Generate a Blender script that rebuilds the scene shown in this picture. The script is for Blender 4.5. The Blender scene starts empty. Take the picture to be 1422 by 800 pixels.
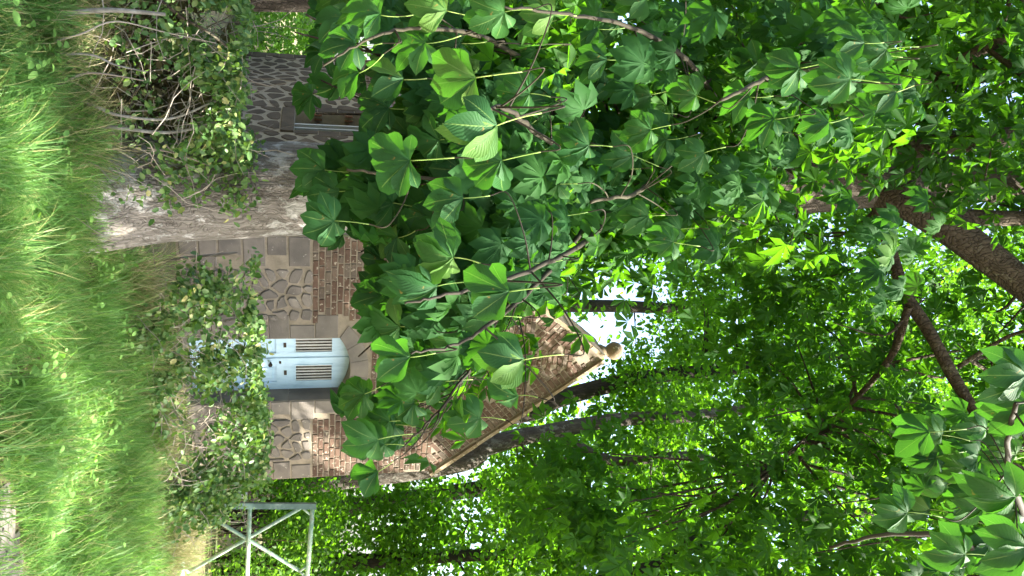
import bpy, bmesh, math, random
import numpy as np
from mathutils import Vector, Matrix, Quaternion, noise

# ------------------------------------------------------------------ camera, sky, sun, exposure
SC = bpy.context.scene
COL = SC.collection
F = 1116.0                       # focal length in photo pixels (photo 1422 x 800, held sideways)
TILT = math.radians(14.13)
EYE = Vector((0, 0, 1.65))
FWD = Vector((0, math.cos(TILT), math.sin(TILT)))
UPV = Vector((0, -math.sin(TILT), math.cos(TILT)))
RGT = Vector((1, 0, 0))

cam = bpy.data.objects.new('camera', bpy.data.cameras.new('camera'))
COL.objects.link(cam)
cam.data.sensor_fit = 'HORIZONTAL'
cam.data.sensor_width = 36.0
cam.data.lens = 36.0 * F / 1422.0
cam.data.clip_start = 0.05
cam.data.clip_end = 400
# the photograph lies on its side: picture-right is world up, picture-up is world left
m3 = Matrix((UPV, -RGT, -FWD)).transposed()
cam.matrix_world = Matrix.Translation(EYE) @ m3.to_4x4()
SC.camera = cam

SUN_AZ = math.radians(104)        # clockwise from +Y
SUN_EL = math.radians(48)
world = bpy.data.worlds.new("World"); SC.world = world
world.use_nodes = True
wn = world.node_tree
bg = wn.nodes['Background']
sky = wn.nodes.new('ShaderNodeTexSky')
sky.sky_type = 'NISHITA'; sky.sun_disc = False
sky.sun_elevation = SUN_EL; sky.sun_rotation = SUN_AZ
sky.air_density = 1.0; sky.dust_density = 5.0; sky.ozone_density = 1.0
wn.links.new(sky.outputs[0], bg.inputs[0])
bg.inputs[1].default_value = 0.15
sl = bpy.data.lights.new('sun', 'SUN'); sl.energy = 5.0; sl.angle = math.radians(0.5); sl.color = (1.0, 0.95, 0.85)
so = bpy.data.objects.new('sun', sl); COL.objects.link(so)
sd = Vector((math.sin(SUN_AZ) * math.cos(SUN_EL), math.cos(SUN_AZ) * math.cos(SUN_EL), math.sin(SUN_EL)))
so.rotation_euler = sd.to_track_quat('Z', 'Y').to_euler()
so.location = (20, 0, 30)
SC.view_settings.view_transform = 'Standard'
SC.view_settings.look = 'None'
SC.view_settings.gamma = 1.0
SC.view_settings.exposure = 2.55
SC.render.engine = 'CYCLES'
SC.cycles.max_bounces = 7
SC.cycles.diffuse_bounces = 4
SC.cycles.glossy_bounces = 2
SC.cycles.transmission_bounces = 5
SC.cycles.transparent_max_bounces = 4
SC.cycles.use_denoising = True
SC.cycles.sample_clamp_indirect = 6.0

rng = np.random.default_rng(7)
R = random.Random(11)

# ------------------------------------------------------------------ helpers
def ray(x, y):
    return FWD + UPV * ((x - 711) / F) + RGT * ((y - 400) / F)

def P(x, y, Y):
    d = ray(x, y)
    return EYE + d * (Y / d.y)

def PD(x, y, t):
    return EYE + ray(x, y) * t

def PG(x, y, z=0.0):
    d = ray(x, y)
    return EYE + d * ((z - EYE.z) / d.z)

def proj(p):
    v = Vector(p) - EYE
    t = v.dot(FWD)
    return 711 + F * v.dot(UPV) / t, 400 + F * v.dot(RGT) / t, t

def tag(o, label=None, cat=None, group=None, kind=None):
    if label: o['label'] = label
    if cat: o['category'] = cat
    if group: o['group'] = group
    if kind: o['kind'] = kind
    return o

def empty(name, loc=(0, 0, 0), rz=0.0):
    o = bpy.data.objects.new(name, None)
    o.empty_display_size = 0.2
    COL.objects.link(o); o.location = loc; o.rotation_euler = (0, 0, rz)
    return o

def link(name, me, mat=None, parent=None):
    if mat is not None and len(me.materials) == 0:
        me.materials.append(mat)
    o = bpy.data.objects.new(name, me); COL.objects.link(o)
    if parent is not None:
        o.parent = parent
    return o

class MB:
    """collects boxes, prisms and tubes into one mesh"""
    def __init__(s): s.v = []; s.f = []; s.sm = []
    def add(s, vs, fs, smooth=False):
        b = len(s.v); s.v += [tuple(v) for v in vs]
        for f in fs: s.f.append(tuple(b + i for i in f)); s.sm.append(smooth)
    def box(s, x0, x1, y0, y1, z0, z1, c=0.0):
        if c <= 0:
            vs = [(x, y, z) for x in (x0, x1) for y in (y0, y1) for z in (z0, z1)]
            s.add(vs, [(0, 1, 3, 2), (4, 6, 7, 5), (0, 4, 5, 1), (2, 3, 7, 6), (0, 2, 6, 4), (1, 5, 7, 3)])
        else:  # the -y face is chamfered
            vs = [(x0, y1, z0), (x1, y1, z0), (x1, y1, z1), (x0, y1, z1),
                  (x0, y0 + c, z0), (x1, y0 + c, z0), (x1, y0 + c, z1), (x0, y0 + c, z1),
                  (x0 + c, y0, z0 + c), (x1 - c, y0, z0 + c), (x1 - c, y0, z1 - c), (x0 + c, y0, z1 - c)]
            fs = [(0, 3, 2, 1), (8, 9, 10, 11)]
            for i in range(4):
                j = (i + 1) % 4
                fs += [(i, j, 4 + j, 4 + i), (4 + i, 4 + j, 8 + j, 8 + i)]
            s.add(vs, fs)
    def prism(s, poly, y0, y1):   # poly in (x, z), extruded along y
        n = len(poly)
        vs = [(p[0], y0, p[1]) for p in poly] + [(p[0], y1, p[1]) for p in poly]
        fs = [tuple(range(n)), tuple(range(2 * n - 1, n - 1, -1))]
        for i in range(n):
            j = (i + 1) % n
            fs.append((i, n + i, n + j, j))
        s.add(vs, fs)
    def tube(s, pts, rad, n=6, cap=True):
        pts = [Vector(p) for p in pts]
        if not isinstance(rad, (list, tuple)): rad = [rad] * len(pts)
        vs = []; t0 = None; u = None
        for i, p in enumerate(pts):
            a = pts[max(i - 1, 0)]; b = pts[min(i + 1, len(pts) - 1)]
            t = (b - a).normalized() if (b - a).length > 1e-6 else Vector((0, 0, 1))
            if u is None:
                u = t.orthogonal().normalized()
            else:
                u = (u - t * u.dot(t))
                u = u.normalized() if u.length > 1e-5 else t.orthogonal().normalized()
            w = t.cross(u)
            for k in range(n):
                an = 2 * math.pi * k / n
                vs.append(p + (u * math.cos(an) + w * math.sin(an)) * rad[i])
        fs = []
        for i in range(len(pts) - 1):
            for k in range(n):
                l = (k + 1) % n
                fs.append((i * n + k, i * n + l, (i + 1) * n + l, (i + 1) * n + k))
        if cap:
            fs.append(tuple(range(n - 1, -1, -1)))
            fs.append(tuple(range((len(pts) - 1) * n, len(pts) * n)))
        s.add(vs, fs, True)
    def mesh(s, name):
        me = bpy.data.meshes.new(name)
        me.from_pydata(s.v, [], s.f)
        me.polygons.foreach_set('use_smooth', s.sm)
        me.update()
        return me
    def build(s, name, mat, parent=None):
        return link(name, s.mesh(name), mat, parent)

def catmull(pts, sub=6):
    pts = [Vector(p) for p in pts]
    if len(pts) < 3: 
        return [pts[0].lerp(pts[-1], i / sub) for i in range(sub + 1)]
    e = [pts[0] * 2 - pts[1]] + pts + [pts[-1] * 2 - pts[-2]]
    out = []
    for i in range(1, len(e) - 2):
        p0, p1, p2, p3 = e[i - 1:i + 3]
        for k in range(sub):
            t = k / sub
            out.append(0.5 * ((2 * p1) + (p2 - p0) * t + (2 * p0 - 5 * p1 + 4 * p2 - p3) * t * t + (3 * p1 - p0 - 3 * p2 + p3) * t ** 3))
    out.append(pts[-1])
    return out

def lerp_list(vals, n):
    return [float(v) for v in np.interp(np.linspace(0, len(vals) - 1, n), range(len(vals)), vals)]

# ------------------------------------------------------------------ materials
MATS = {}
def newmat(name):
    m = bpy.data.materials.new(name); m.use_nodes = True
    nt = m.node_tree; nt.nodes.clear()
    out = nt.nodes.new('ShaderNodeOutputMaterial')
    b = nt.nodes.new('ShaderNodeBsdfPrincipled')
    nt.links.new(b.outputs[0], out.inputs[0])
    MATS[name] = m
    return m, nt, b, out

def N(nt, t, **kw):
    n = nt.nodes.new(t)
    for k, v in kw.items():
        if k.startswith('i_'):
            n.inputs[int(k[2:]) if k[2:].isdigit() else k[2:]].default_value = v
        else: setattr(n, k, v)
    return n

def ramp(nt, fac, stops):
    r = N(nt, 'ShaderNodeValToRGB')
    e = r.color_ramp.elements
    while len(e) < len(stops): e.new(0.5)
    for i, (p, c) in enumerate(stops):
        e[i].position = p; e[i].color = (*c, 1) if len(c) == 3 else c
    nt.links.new(fac, r.inputs[0])
    return r.outputs[0]

def rnd(nt):
    """one number per object plus one per piece of a joined mesh"""
    oi = N(nt, 'ShaderNodeObjectInfo'); at = N(nt, 'ShaderNodeAttribute', attribute_name='rnd')
    a = N(nt, 'ShaderNodeMath', operation='ADD'); f = N(nt, 'ShaderNodeMath', operation='FRACT')
    nt.links.new(oi.outputs['Random'], a.inputs[0]); nt.links.new(at.outputs['Fac'], a.inputs[1])
    nt.links.new(a.outputs[0], f.inputs[0])
    return f.outputs[0]

def mixc(nt, fac, a, b, mode='MIX'):
    m = N(nt, 'ShaderNodeMix', data_type='RGBA', blend_type=mode)
    for s, v in ((m.inputs[0], fac), (m.inputs[6], a), (m.inputs[7], b)):
        if isinstance(v, (int, float)): s.default_value = v
        elif isinstance(v, tuple): s.default_value = (*v, 1)
        else: nt.links.new(v, s)
    return m.outputs[2]

def noise_tex(nt, scale, detail=4, rough=0.6, coord='Object', vec_scale=None):
    tc = N(nt, 'ShaderNodeTexCoord')
    n = N(nt, 'ShaderNodeTexNoise')
    n.inputs['Scale'].default_value = scale; n.inputs['Detail'].default_value = detail; n.inputs['Roughness'].default_value = rough
    src = tc.outputs[coord]
    if vec_scale:
        mp = N(nt, 'ShaderNodeMapping'); mp.inputs['Scale'].default_value = vec_scale
        nt.links.new(src, mp.inputs[0]); src = mp.outputs[0]
    nt.links.new(src, n.inputs['Vector'])
    return n.outputs[0]

def bump(nt, b, h, strength=0.5, dist=0.02):
    bp = N(nt, 'ShaderNodeBump'); bp.inputs['Strength'].default_value = strength; bp.inputs['Distance'].default_value = dist
    nt.links.new(h, bp.inputs['Height']); nt.links.new(bp.outputs[0], b.inputs['Normal'])
    return bp

def leaf_mat(name, stops, trans, tw=0.45, rough=0.45, spec=0.4, veins=False, tvar=0.5):
    m, nt, b, out = newmat(name)
    r = rnd(nt)
    col = ramp(nt, r, stops)
    no = noise_tex(nt, 9.0, 3)
    dk = ramp(nt, no, [(0.3, (0.75, 0.75, 0.75)), (0.7, (1.15, 1.15, 1.1))])
    col = mixc(nt, 1.0, col, dk, 'MULTIPLY')
    if veins:
        uv = N(nt, 'ShaderNodeUVMap'); sp = N(nt, 'ShaderNodeSeparateXYZ'); nt.links.new(uv.outputs[0], sp.inputs[0])
        ab = N(nt, 'ShaderNodeMath', operation='ABSOLUTE'); nt.links.new(sp.outputs[1], ab.inputs[0])
        m1 = N(nt, 'ShaderNodeMath', operation='MULTIPLY', i_1=0.35); nt.links.new(ab.outputs[0], m1.inputs[0])
        su = N(nt, 'ShaderNodeMath', operation='SUBTRACT'); nt.links.new(sp.outputs[0], su.inputs[0]); nt.links.new(m1.outputs[0], su.inputs[1])
        mu = N(nt, 'ShaderNodeMath', operation='MULTIPLY', i_1=75.0); nt.links.new(su.outputs[0], mu.inputs[0])
        sn = N(nt, 'ShaderNodeMath', operation='SINE'); nt.links.new(mu.outputs[0], sn.inputs[0])
        bump(nt, b, sn.outputs[0], 0.16, 0.003)
        vein = ramp(nt, sn.outputs[0], [(0.0, (1.0, 1.0, 1.0)), (0.85, (1.0, 1.0, 1.0)), (1.0, (1.25, 1.22, 1.15))])
        col = mixc(nt, 1.0, col, vein, 'MULTIPLY')
        mid = N(nt, 'ShaderNodeMath', operation='LESS_THAN', i_1=0.045); nt.links.new(ab.outputs[0], mid.inputs[0])
        col = mixc(nt, mid.outputs[0], col, (0.11, 0.2, 0.05))
        spots = noise_tex(nt, 26.0, 2)
        sf = ramp(nt, spots, [(0.70, (0, 0, 0)), (0.74, (1, 1, 1))])
        col = mixc(nt, sf, col, (0.16, 0.13, 0.03))
    nt.links.new(col, b.inputs['Base Color'])
    b.inputs['Roughness'].default_value = rough
    b.inputs['Specular IOR Level'].default_value = spec
    tr = N(nt, 'ShaderNodeBsdfTranslucent')
    tcol = ramp(nt, r, [(0.0, tuple(c * (1 - tvar * 0.5) for c in trans)), (1.0, tuple(c * (1 + tvar * 0.5) for c in trans))])
    nt.links.new(tcol, tr.inputs[0])
    mx = N(nt, 'ShaderNodeMixShader', i_0=tw)
    nt.links.new(b.outputs[0], mx.inputs[1]); nt.links.new(tr.outputs[0], mx.inputs[2])
    nt.links.new(mx.outputs[0], out.inputs[0])
    return m

leaf_mat('chestnut_near', [(0, (0.015, 0.066, 0.018)), (0.5, (0.022, 0.088, 0.021)), (0.9, (0.034, 0.108, 0.022)), (1, (0.075, 0.15, 0.025))],
         (0.06, 0.21, 0.012), 0.32, 0.62, 0.2, veins=True)
leaf_mat('chestnut_mid', [(0, (0.018, 0.068, 0.012)), (0.6, (0.026, 0.088, 0.014)), (1, (0.045, 0.125, 0.018))], (0.11, 0.32, 0.008), 0.47, 0.65, 0.15)
leaf_mat('chestnut_layer', [(0, (0.013, 0.056, 0.015)), (0.5, (0.020, 0.076, 0.017)), (0.9, (0.030, 0.096, 0.018)), (1, (0.06, 0.13, 0.022))], (0.06, 0.21, 0.010), 0.35, 0.7, 0.13)  # darker copy of the near leaf: shade put into the colour
leaf_mat('far_leaf', [(0, (0.020, 0.068, 0.010)), (0.6, (0.032, 0.092, 0.012)), (1, (0.055, 0.12, 0.016))], (0.15, 0.38, 0.010), 0.5, 0.55, 0.2)
leaf_mat('bright_leaf', [(0, (0.05, 0.13, 0.015)), (1, (0.09, 0.20, 0.025))], (0.22, 0.46, 0.03), 0.45, 0.5, 0.3)
leaf_mat('ivy_leaf', [(0, (0.05, 0.13, 0.035)), (0.4, (0.095, 0.195, 0.055)), (0.75, (0.155, 0.26, 0.075)), (0.92, (0.23, 0.30, 0.10)), (1, (0.34, 0.31, 0.12))],
         (0.16, 0.30, 0.03), 0.32, 0.45, 0.4)
leaf_mat('grass_blade', [(0, (0.055, 0.145, 0.03)), (0.45, (0.105, 0.24, 0.055)), (0.82, (0.20, 0.32, 0.10)), (0.92, (0.30, 0.28, 0.10)), (1, (0.42, 0.36, 0.18))],
         (0.24, 0.48, 0.08), 0.42, 0.45, 0.35)
leaf_mat('dead_leaf', [(0, (0.07, 0.055, 0.025)), (0.5, (0.11, 0.095, 0.04)), (0.8, (0.10, 0.115, 0.04)), (1, (0.17, 0.14, 0.07))], (0.12, 0.11, 0.03), 0.2, 0.7, 0.2)
leaf_mat('weed_leaf', [(0, (0.10, 0.22, 0.05)), (1, (0.18, 0.34, 0.08))], (0.20, 0.40, 0.04), 0.35, 0.6, 0.2)

def plain(name, stops, scale=6.0, rough=0.85, bumps=None, use_rnd=True, spec=0.25, vec=None, detail=5):
    m, nt, b, out = newmat(name)
    n = noise_tex(nt, scale, detail, 0.65, vec_scale=vec)
    if use_rnd:
        a = N(nt, 'ShaderNodeMath', operation='MULTIPLY_ADD', i_1=0.55); 
        nt.links.new(rnd(nt), a.inputs[0])
        b2 = N(nt, 'ShaderNodeMath', operation='MULTIPLY', i_1=0.5); nt.links.new(n, b2.inputs[0]); nt.links.new(b2.outputs[0], a.inputs[2])
        fac = a.outputs[0]
    else: fac = n
    col = ramp(nt, fac, stops)
    nt.links.new(col, b.inputs['Base Color'])
    b.inputs['Roughness'].default_value = rough; b.inputs['Specular IOR Level'].default_value = spec
    if bumps: bump(nt, b, noise_tex(nt, bumps[0], 6, 0.7), bumps[1], bumps[2])
    return m

def speckled(name, stops, lichen, thr=0.63, scale=9.0):
    """masonry with pale lichen spots"""
    m = plain(name, stops, scale, 0.92, (60, 0.6, 0.01))
    nt = m.node_tree; b = [n for n in nt.nodes if n.type == 'BSDF_PRINCIPLED'][0]
    src = b.inputs['Base Color'].links[0].from_socket
    tcg = N(nt, 'ShaderNodeNewGeometry')
    nz = N(nt, 'ShaderNodeTexNoise'); nz.inputs['Scale'].default_value = 24.0; nz.inputs['Detail'].default_value = 3
    nt.links.new(tcg.outputs['Position'], nz.inputs['Vector'])
    nz2 = N(nt, 'ShaderNodeTexNoise'); nz2.inputs['Scale'].default_value = 3.0; nz2.inputs['Detail'].default_value = 3
    nt.links.new(tcg.outputs['Position'], nz2.inputs['Vector'])
    f = ramp(nt, nz.outputs[0], [(thr, (0, 0, 0)), (thr + 0.05, (1, 1, 1))])
    st = ramp(nt, nz2.outputs[0], [(0.35, (0.72, 0.72, 0.72)), (0.65, (1.1, 1.08, 1.05))])
    c = mixc(nt, 1.0, src, st, 'MULTIPLY')
    c = mixc(nt, f, c, lichen)
    nt.links.new(c, b.inputs['Base Color'])
    return m

speckled('brick', [(0.05, (0.06, 0.044, 0.034)), (0.3, (0.10, 0.060, 0.043)), (0.55, (0.12, 0.078, 0.056)), (0.75, (0.12, 0.094, 0.073)), (1.0, (0.16, 0.135, 0.107))],
         (0.33, 0.29, 0.23), 0.62)
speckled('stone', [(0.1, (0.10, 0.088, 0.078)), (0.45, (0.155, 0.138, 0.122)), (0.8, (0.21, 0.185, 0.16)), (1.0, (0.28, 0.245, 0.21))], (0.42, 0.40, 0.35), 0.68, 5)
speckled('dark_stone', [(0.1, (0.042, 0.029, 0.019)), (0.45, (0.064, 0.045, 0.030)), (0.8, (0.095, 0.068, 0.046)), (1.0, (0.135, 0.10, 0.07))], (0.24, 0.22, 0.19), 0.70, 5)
speckled('dressed_stone', [(0.1, (0.13, 0.116, 0.10)), (0.5, (0.17, 0.152, 0.133)), (1.0, (0.22, 0.198, 0.172))], (0.4, 0.37, 0.33), 0.72, 3)
speckled('coping', [(0.1, (0.17, 0.13, 0.08)), (0.5, (0.26, 0.20, 0.13)), (1.0, (0.34, 0.28, 0.20))], (0.44, 0.40, 0.30), 0.62, 6)
plain('mortar', [(0.2, (0.15, 0.125, 0.092)), (0.5, (0.23, 0.193, 0.145)), (0.8, (0.31, 0.265, 0.205))], 7, 0.95, (45, 0.8, 0.01), use_rnd=False)
plain('side_mortar', [(0.2, (0.17, 0.135, 0.095)), (0.5, (0.23, 0.185, 0.13)), (0.8, (0.29, 0.24, 0.175))], 7, 0.95, (45, 0.8, 0.01), use_rnd=False)
plain('roof_tile', [(0.1, (0.06, 0.05, 0.045)), (0.6, (0.11, 0.085, 0.07)), (1, (0.17, 0.13, 0.10))], 8, 0.85, (40, 0.5, 0.01))
plain('blue_paint', [(0.28, (0.33, 0.50, 0.62)), (0.5, (0.46, 0.64, 0.77)), (0.75, (0.54, 0.71, 0.82))], 3, 0.55, (90, 0.12, 0.003), use_rnd=False, spec=0.4, vec=(4, 4, 1))
plain('dark_iron', [(0.2, (0.02, 0.018, 0.016)), (0.8, (0.06, 0.045, 0.035))], 20, 0.7, (80, 0.3, 0.003))
plain('rust_iron', [(0.2, (0.07, 0.035, 0.02)), (0.8, (0.16, 0.075, 0.04))], 20, 0.85, (80, 0.4, 0.003))
plain('grille_paint', [(0.2, (0.42, 0.42, 0.40)), (0.8, (0.58, 0.58, 0.55))], 20, 0.6, None)
plain('grey_wood', [(0.2, (0.24, 0.23, 0.21)), (0.5, (0.38, 0.37, 0.35)), (0.8, (0.50, 0.49, 0.46))], 14, 0.85, (60, 0.5, 0.004), vec=(1, 1, .15))
plain('stake_wood', [(0.2, (0.14, 0.07, 0.04)), (0.8, (0.27, 0.14, 0.08))], 14, 0.85, (60, 0.5, 0.004))
plain('interior', [(0.2, (0.008, 0.007, 0.006)), (0.8, (0.018, 0.015, 0.013))], 5, 0.9, None, use_rnd=False)
plain('bud', [(0.2, (0.12, 0.22, 0.04)), (0.8, (0.2, 0.3, 0.06))], 14, 0.6, None)
plain('petiole', [(0.0, (0.13, 0.23, 0.045)), (0.6, (0.2, 0.31, 0.07)), (1.0, (0.26, 0.30, 0.08))], 5, 0.5, None)
plain('twig_green', [(0.2, (0.018, 0.014, 0.009)), (0.5, (0.03, 0.027, 0.013)), (0.8, (0.048, 0.039, 0.022))], 9, 0.8, (70, 0.4, 0.003))
plain('dry_twig', [(0.1, (0.14, 0.115, 0.085)), (0.5, (0.24, 0.20, 0.155)), (0.9, (0.36, 0.32, 0.26))], 9, 0.9, (70, 0.4, 0.003))
plain('pale_stem', [(0.25, (0.10, 0.088, 0.07)), (0.5, (0.21, 0.195, 0.165)), (0.7, (0.34, 0.325, 0.295))], 11, 0.9, (50, 0.6, 0.006), use_rnd=False)
plain('gravel', [(0.1, (0.07, 0.062, 0.055)), (0.5, (0.14, 0.125, 0.11)), (0.9, (0.28, 0.26, 0.235))], 11, 0.9, (60, 0.5, 0.004))

def glass():
    m, nt, b, out = newmat('pane')
    b.inputs['Base Color'].default_value = (0.10, 0.09, 0.07, 1)
    b.inputs['Roughness'].default_value = 0.12; b.inputs['Specular IOR Level'].default_value = 0.6
    nt.links.new(ramp(nt, noise_tex(nt, 5.0, 4), [(0.35, (0.07, 0.06, 0.045)), (0.65, (0.20, 0.17, 0.12))]), b.inputs['Base Color'])
    nt.links.new(ramp(nt, noise_tex(nt, 14.0, 4), [(0.3, (0.1, 0.1, 0.1)), (0.7, (0.5, 0.5, 0.5))]), b.inputs['Roughness'])
glass()

def paint_green():
    m, nt, b, out = newmat('green_paint')
    n = noise_tex(nt, 9.0, 6, 0.7)
    n2 = noise_tex(nt, 30.0, 5, 0.7)
    c = ramp(nt, n, [(0.3, (0.15, 0.27, 0.18)), (0.5, (0.27, 0.38, 0.28)), (0.62, (0.45, 0.50, 0.40)), (0.75, (0.52, 0.51, 0.42))])
    f = ramp(nt, n2, [(0.62, (0, 0, 0)), (0.68, (1, 1, 1))])
    c = mixc(nt, f, c, (0.22, 0.12, 0.07))
    nt.links.new(c, b.inputs['Base Color']); b.inputs['Roughness'].default_value = 0.55
    bump(nt, b, n2, 0.3, 0.003)
paint_green()
def paint_stile():
    m, nt, b, out = newmat('dark_green_paint')
    n = noise_tex(nt, 7.0, 6, 0.7)
    c = ramp(nt, n, [(0.3, (0.05, 0.095, 0.08)), (0.55, (0.09, 0.15, 0.125)), (0.72, (0.22, 0.28, 0.24))])
    nt.links.new(c, b.inputs['Base Color']); b.inputs['Roughness'].default_value = 0.5
paint_stile()

def bark(name, cols, lichen=None, sc=(5, 5, 1.0), bstr=0.9, lthr=0.60, upper=None):
    m, nt, b, out = newmat(name)
    n = noise_tex(nt, 3.2, 7, 0.7, vec_scale=sc)
    v = N(nt, 'ShaderNodeTexVoronoi', feature='DISTANCE_TO_EDGE'); v.inputs['Scale'].default_value = 4.6
    tc = N(nt, 'ShaderNodeTexCoord'); mp = N(nt, 'ShaderNodeMapping'); mp.inputs['Scale'].default_value = (sc[0], sc[1], sc[2] * 0.9)
    nd = noise_tex(nt, 4.0, 3, 0.6)
    ad = N(nt, 'ShaderNodeVectorMath', operation='MULTIPLY_ADD'); ad.inputs[1].default_value = (0.25, 0.25, 0.25)
    cb = N(nt, 'ShaderNodeCombineXYZ')
    for i in range(3): nt.links.new(nd, cb.inputs[i])
    nt.links.new(cb.outputs[0], ad.inputs[0]); nt.links.new(tc.outputs['Object'], ad.inputs[2])
    nt.links.new(ad.outputs[0], mp.inputs[0]); nt.links.new(mp.outputs[0], v.inputs['Vector'])
    crack = ramp(nt, v.outputs['Distance'], [(0.0, (0, 0, 0)), (0.08, (0.6, 0.6, 0.6)), (0.3, (0.75, 0.75, 0.75))])
    c = ramp(nt, n, cols)
    c = mixc(nt, 0.6, c, mixc(nt, 1.0, c, ramp(nt, v.outputs['Distance'], [(0.0, (0.55, 0.52, 0.48)), (0.06, (1, 1, 1))]), 'MULTIPLY'))
    if lichen:
        l = noise_tex(nt, 6.5, 6, 0.75, vec_scale=(1.3, 1.3, 0.8))
        l2 = noise_tex(nt, 1.1, 3, 0.6)
        su = N(nt, 'ShaderNodeMath', operation='MULTIPLY_ADD', i_1=0.45); nt.links.new(l2, su.inputs[0]); nt.links.new(l, su.inputs[2])
        lf = ramp(nt, su.outputs[0], [(lthr + 0.17, (0, 0, 0)), (lthr + 0.25, (1, 1, 1))])
        c = mixc(nt, lf, c, lichen)
    if upper:       # crown shade put into the colour: browner, darker bark above the lichened bole
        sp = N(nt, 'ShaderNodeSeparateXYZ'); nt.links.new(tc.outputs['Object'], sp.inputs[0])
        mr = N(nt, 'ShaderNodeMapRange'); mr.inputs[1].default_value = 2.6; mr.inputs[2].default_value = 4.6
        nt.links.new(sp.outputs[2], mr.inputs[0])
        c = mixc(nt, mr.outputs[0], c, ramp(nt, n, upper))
    nt.links.new(c, b.inputs['Base Color']); b.inputs['Roughness'].default_value = 0.95; b.inputs['Specular IOR Level'].default_value = 0.15
    hm = N(nt, 'ShaderNodeMath', operation='MULTIPLY_ADD', i_1=0.5); nt.links.new(n, hm.inputs[0]); nt.links.new(crack, hm.inputs[2])
    bump(nt, b, hm.outputs[0], bstr, 0.03)
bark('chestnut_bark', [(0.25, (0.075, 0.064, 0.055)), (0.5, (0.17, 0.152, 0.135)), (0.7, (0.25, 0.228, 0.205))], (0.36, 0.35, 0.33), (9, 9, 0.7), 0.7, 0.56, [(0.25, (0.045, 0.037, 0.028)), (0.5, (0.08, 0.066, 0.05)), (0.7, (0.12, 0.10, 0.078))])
bark('limb_bark', [(0.25, (0.035, 0.027, 0.019)), (0.5, (0.065, 0.05, 0.035)), (0.7, (0.105, 0.083, 0.058))], (0.15, 0.135, 0.095), (5, 5, 1.2), 0.8, 0.64)
bark('dark_bark', [(0.25, (0.022, 0.018, 0.014)), (0.5, (0.042, 0.035, 0.028)), (0.7, (0.07, 0.058, 0.046))], None, (6, 6, 1.2), 0.8)
bark('dusky_bark', [(0.25, (0.04, 0.034, 0.027)), (0.5, (0.075, 0.064, 0.052)), (0.7, (0.115, 0.10, 0.082))], (0.16, 0.155, 0.13), (6, 6, 1.2), 0.7)
bark('grey_bark', [(0.25, (0.09, 0.08, 0.065)), (0.5, (0.17, 0.15, 0.125)), (0.7, (0.25, 0.225, 0.19))], (0.32, 0.32, 0.28), (6, 6, 1.2), 0.7)

def ground_mat():
    m, nt, b, out = newmat('soil')
    n = noise_tex(nt, 1.2, 6, 0.65); n2 = noise_tex(nt, 14.0, 5, 0.7)
    c = ramp(nt, n, [(0.3, (0.085, 0.065, 0.035)), (0.5, (0.12, 0.105, 0.05)), (0.7, (0.085, 0.12, 0.035))])
    c = mixc(nt, 1.0, c, ramp(nt, n2, [(0.3, (0.6, 0.6, 0.6)), (0.7, (1.4, 1.35, 1.25))]), 'MULTIPLY')
    nt.links.new(c, b.inputs['Base Color']); b.inputs['Roughness'].default_value = 0.95
    bump(nt, b, n2, 0.8, 0.03)
ground_mat()

# ------------------------------------------------------------------ ground and path
def gh(x, y):
    """height of the ground: gentle lumps, flat near the house"""
    k = 1.0 if y < 8 else max(0.0, 1 - (y - 8) / 2.0)
    z = 0.05 * noise.noise(Vector((x * 0.7, y * 0.7, 0.3))) * k
    return z

def path_inside(x, y):
    """trodden gravel path, its far edge runs obliquely in front of the camera"""
    e0 = PG(-12, 640); e1 = PG(34, 800)
    dx, dy = (e1 - e0).x, (e1 - e0).y
    nx, ny = -dy, dx
    L = math.hypot(nx, ny)
    d = ((x - e0.x) * nx + (y - e0.y) * ny) / L
    return -d + 0.10 * noise.noise(Vector((x * 2.3, y * 2.3, 5.0)))   # > 0 on the path

def sheet(name, x0, x1, y0, y1, nx, ny, mat, zf, far=None):
    vs = []; fs = []
    for j in range(ny + 1):
        for i in range(nx + 1):
            x = x0 + (x1 - x0) * i / nx; y = y0 + (y1 - y0) * j / ny
            vs.append((x, y, zf(x, y)))
    for j in range(ny):
        for i in range(nx):
            a = j * (nx + 1) + i
            fs.append((a, a + 1, a + nx + 2, a + nx + 1))
    mb = MB(); mb.add(vs, fs, True)
    return mb

g = sheet('ground', -12, 14, -6, 26, 104, 128, None, gh)
# skirt out to the horizon
b0 = len(g.v)
ring_in = [(-12, -6), (14, -6), (14, 26), (-12, 26)]
ring_out = [(-250, -250), (250, -250), (250, 250), (-250, 250)]
for x, y in ring_in: g.v.append((x, y, gh(x, y) - 0.02))
for x, y in ring_out: g.v.append((x, y, -0.02))
for i in range(4):
    j = (i + 1) % 4
    g.f.append((b0 + i, b0 + 4 + i, b0 + 4 + j, b0 + j)); g.sm.append(False)
tag(g.build('ground', MATS['soil']), kind='structure')

pm = MB()
STEP = 0.08
xs = np.arange(-3.0, 6.0, STEP); ys = np.arange(-4.0, 6.2, STEP)
for x in xs:
    for y in ys:
        if path_inside(x + STEP / 2, y + STEP / 2) > 0:
            q = [(x, y), (x + STEP, y), (x + STEP, y + STEP), (x, y + STEP)]
            pm.add([(a, b, gh(a, b) + 0.006) for a, b in q], [(0, 1, 2, 3)], True)
tag(pm.build('path', MATS['gravel']), kind='structure')

# ------------------------------------------------------------------ leaf machinery
def frames(xd, zd):
    xd = xd / np.linalg.norm(xd, axis=1, keepdims=True)
    zd = zd - xd * (xd * zd).sum(1, keepdims=True)
    zd = zd / np.maximum(np.linalg.norm(zd, axis=1, keepdims=True), 1e-6)
    yd = np.cross(zd, xd)
    return xd, yd, zd

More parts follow.
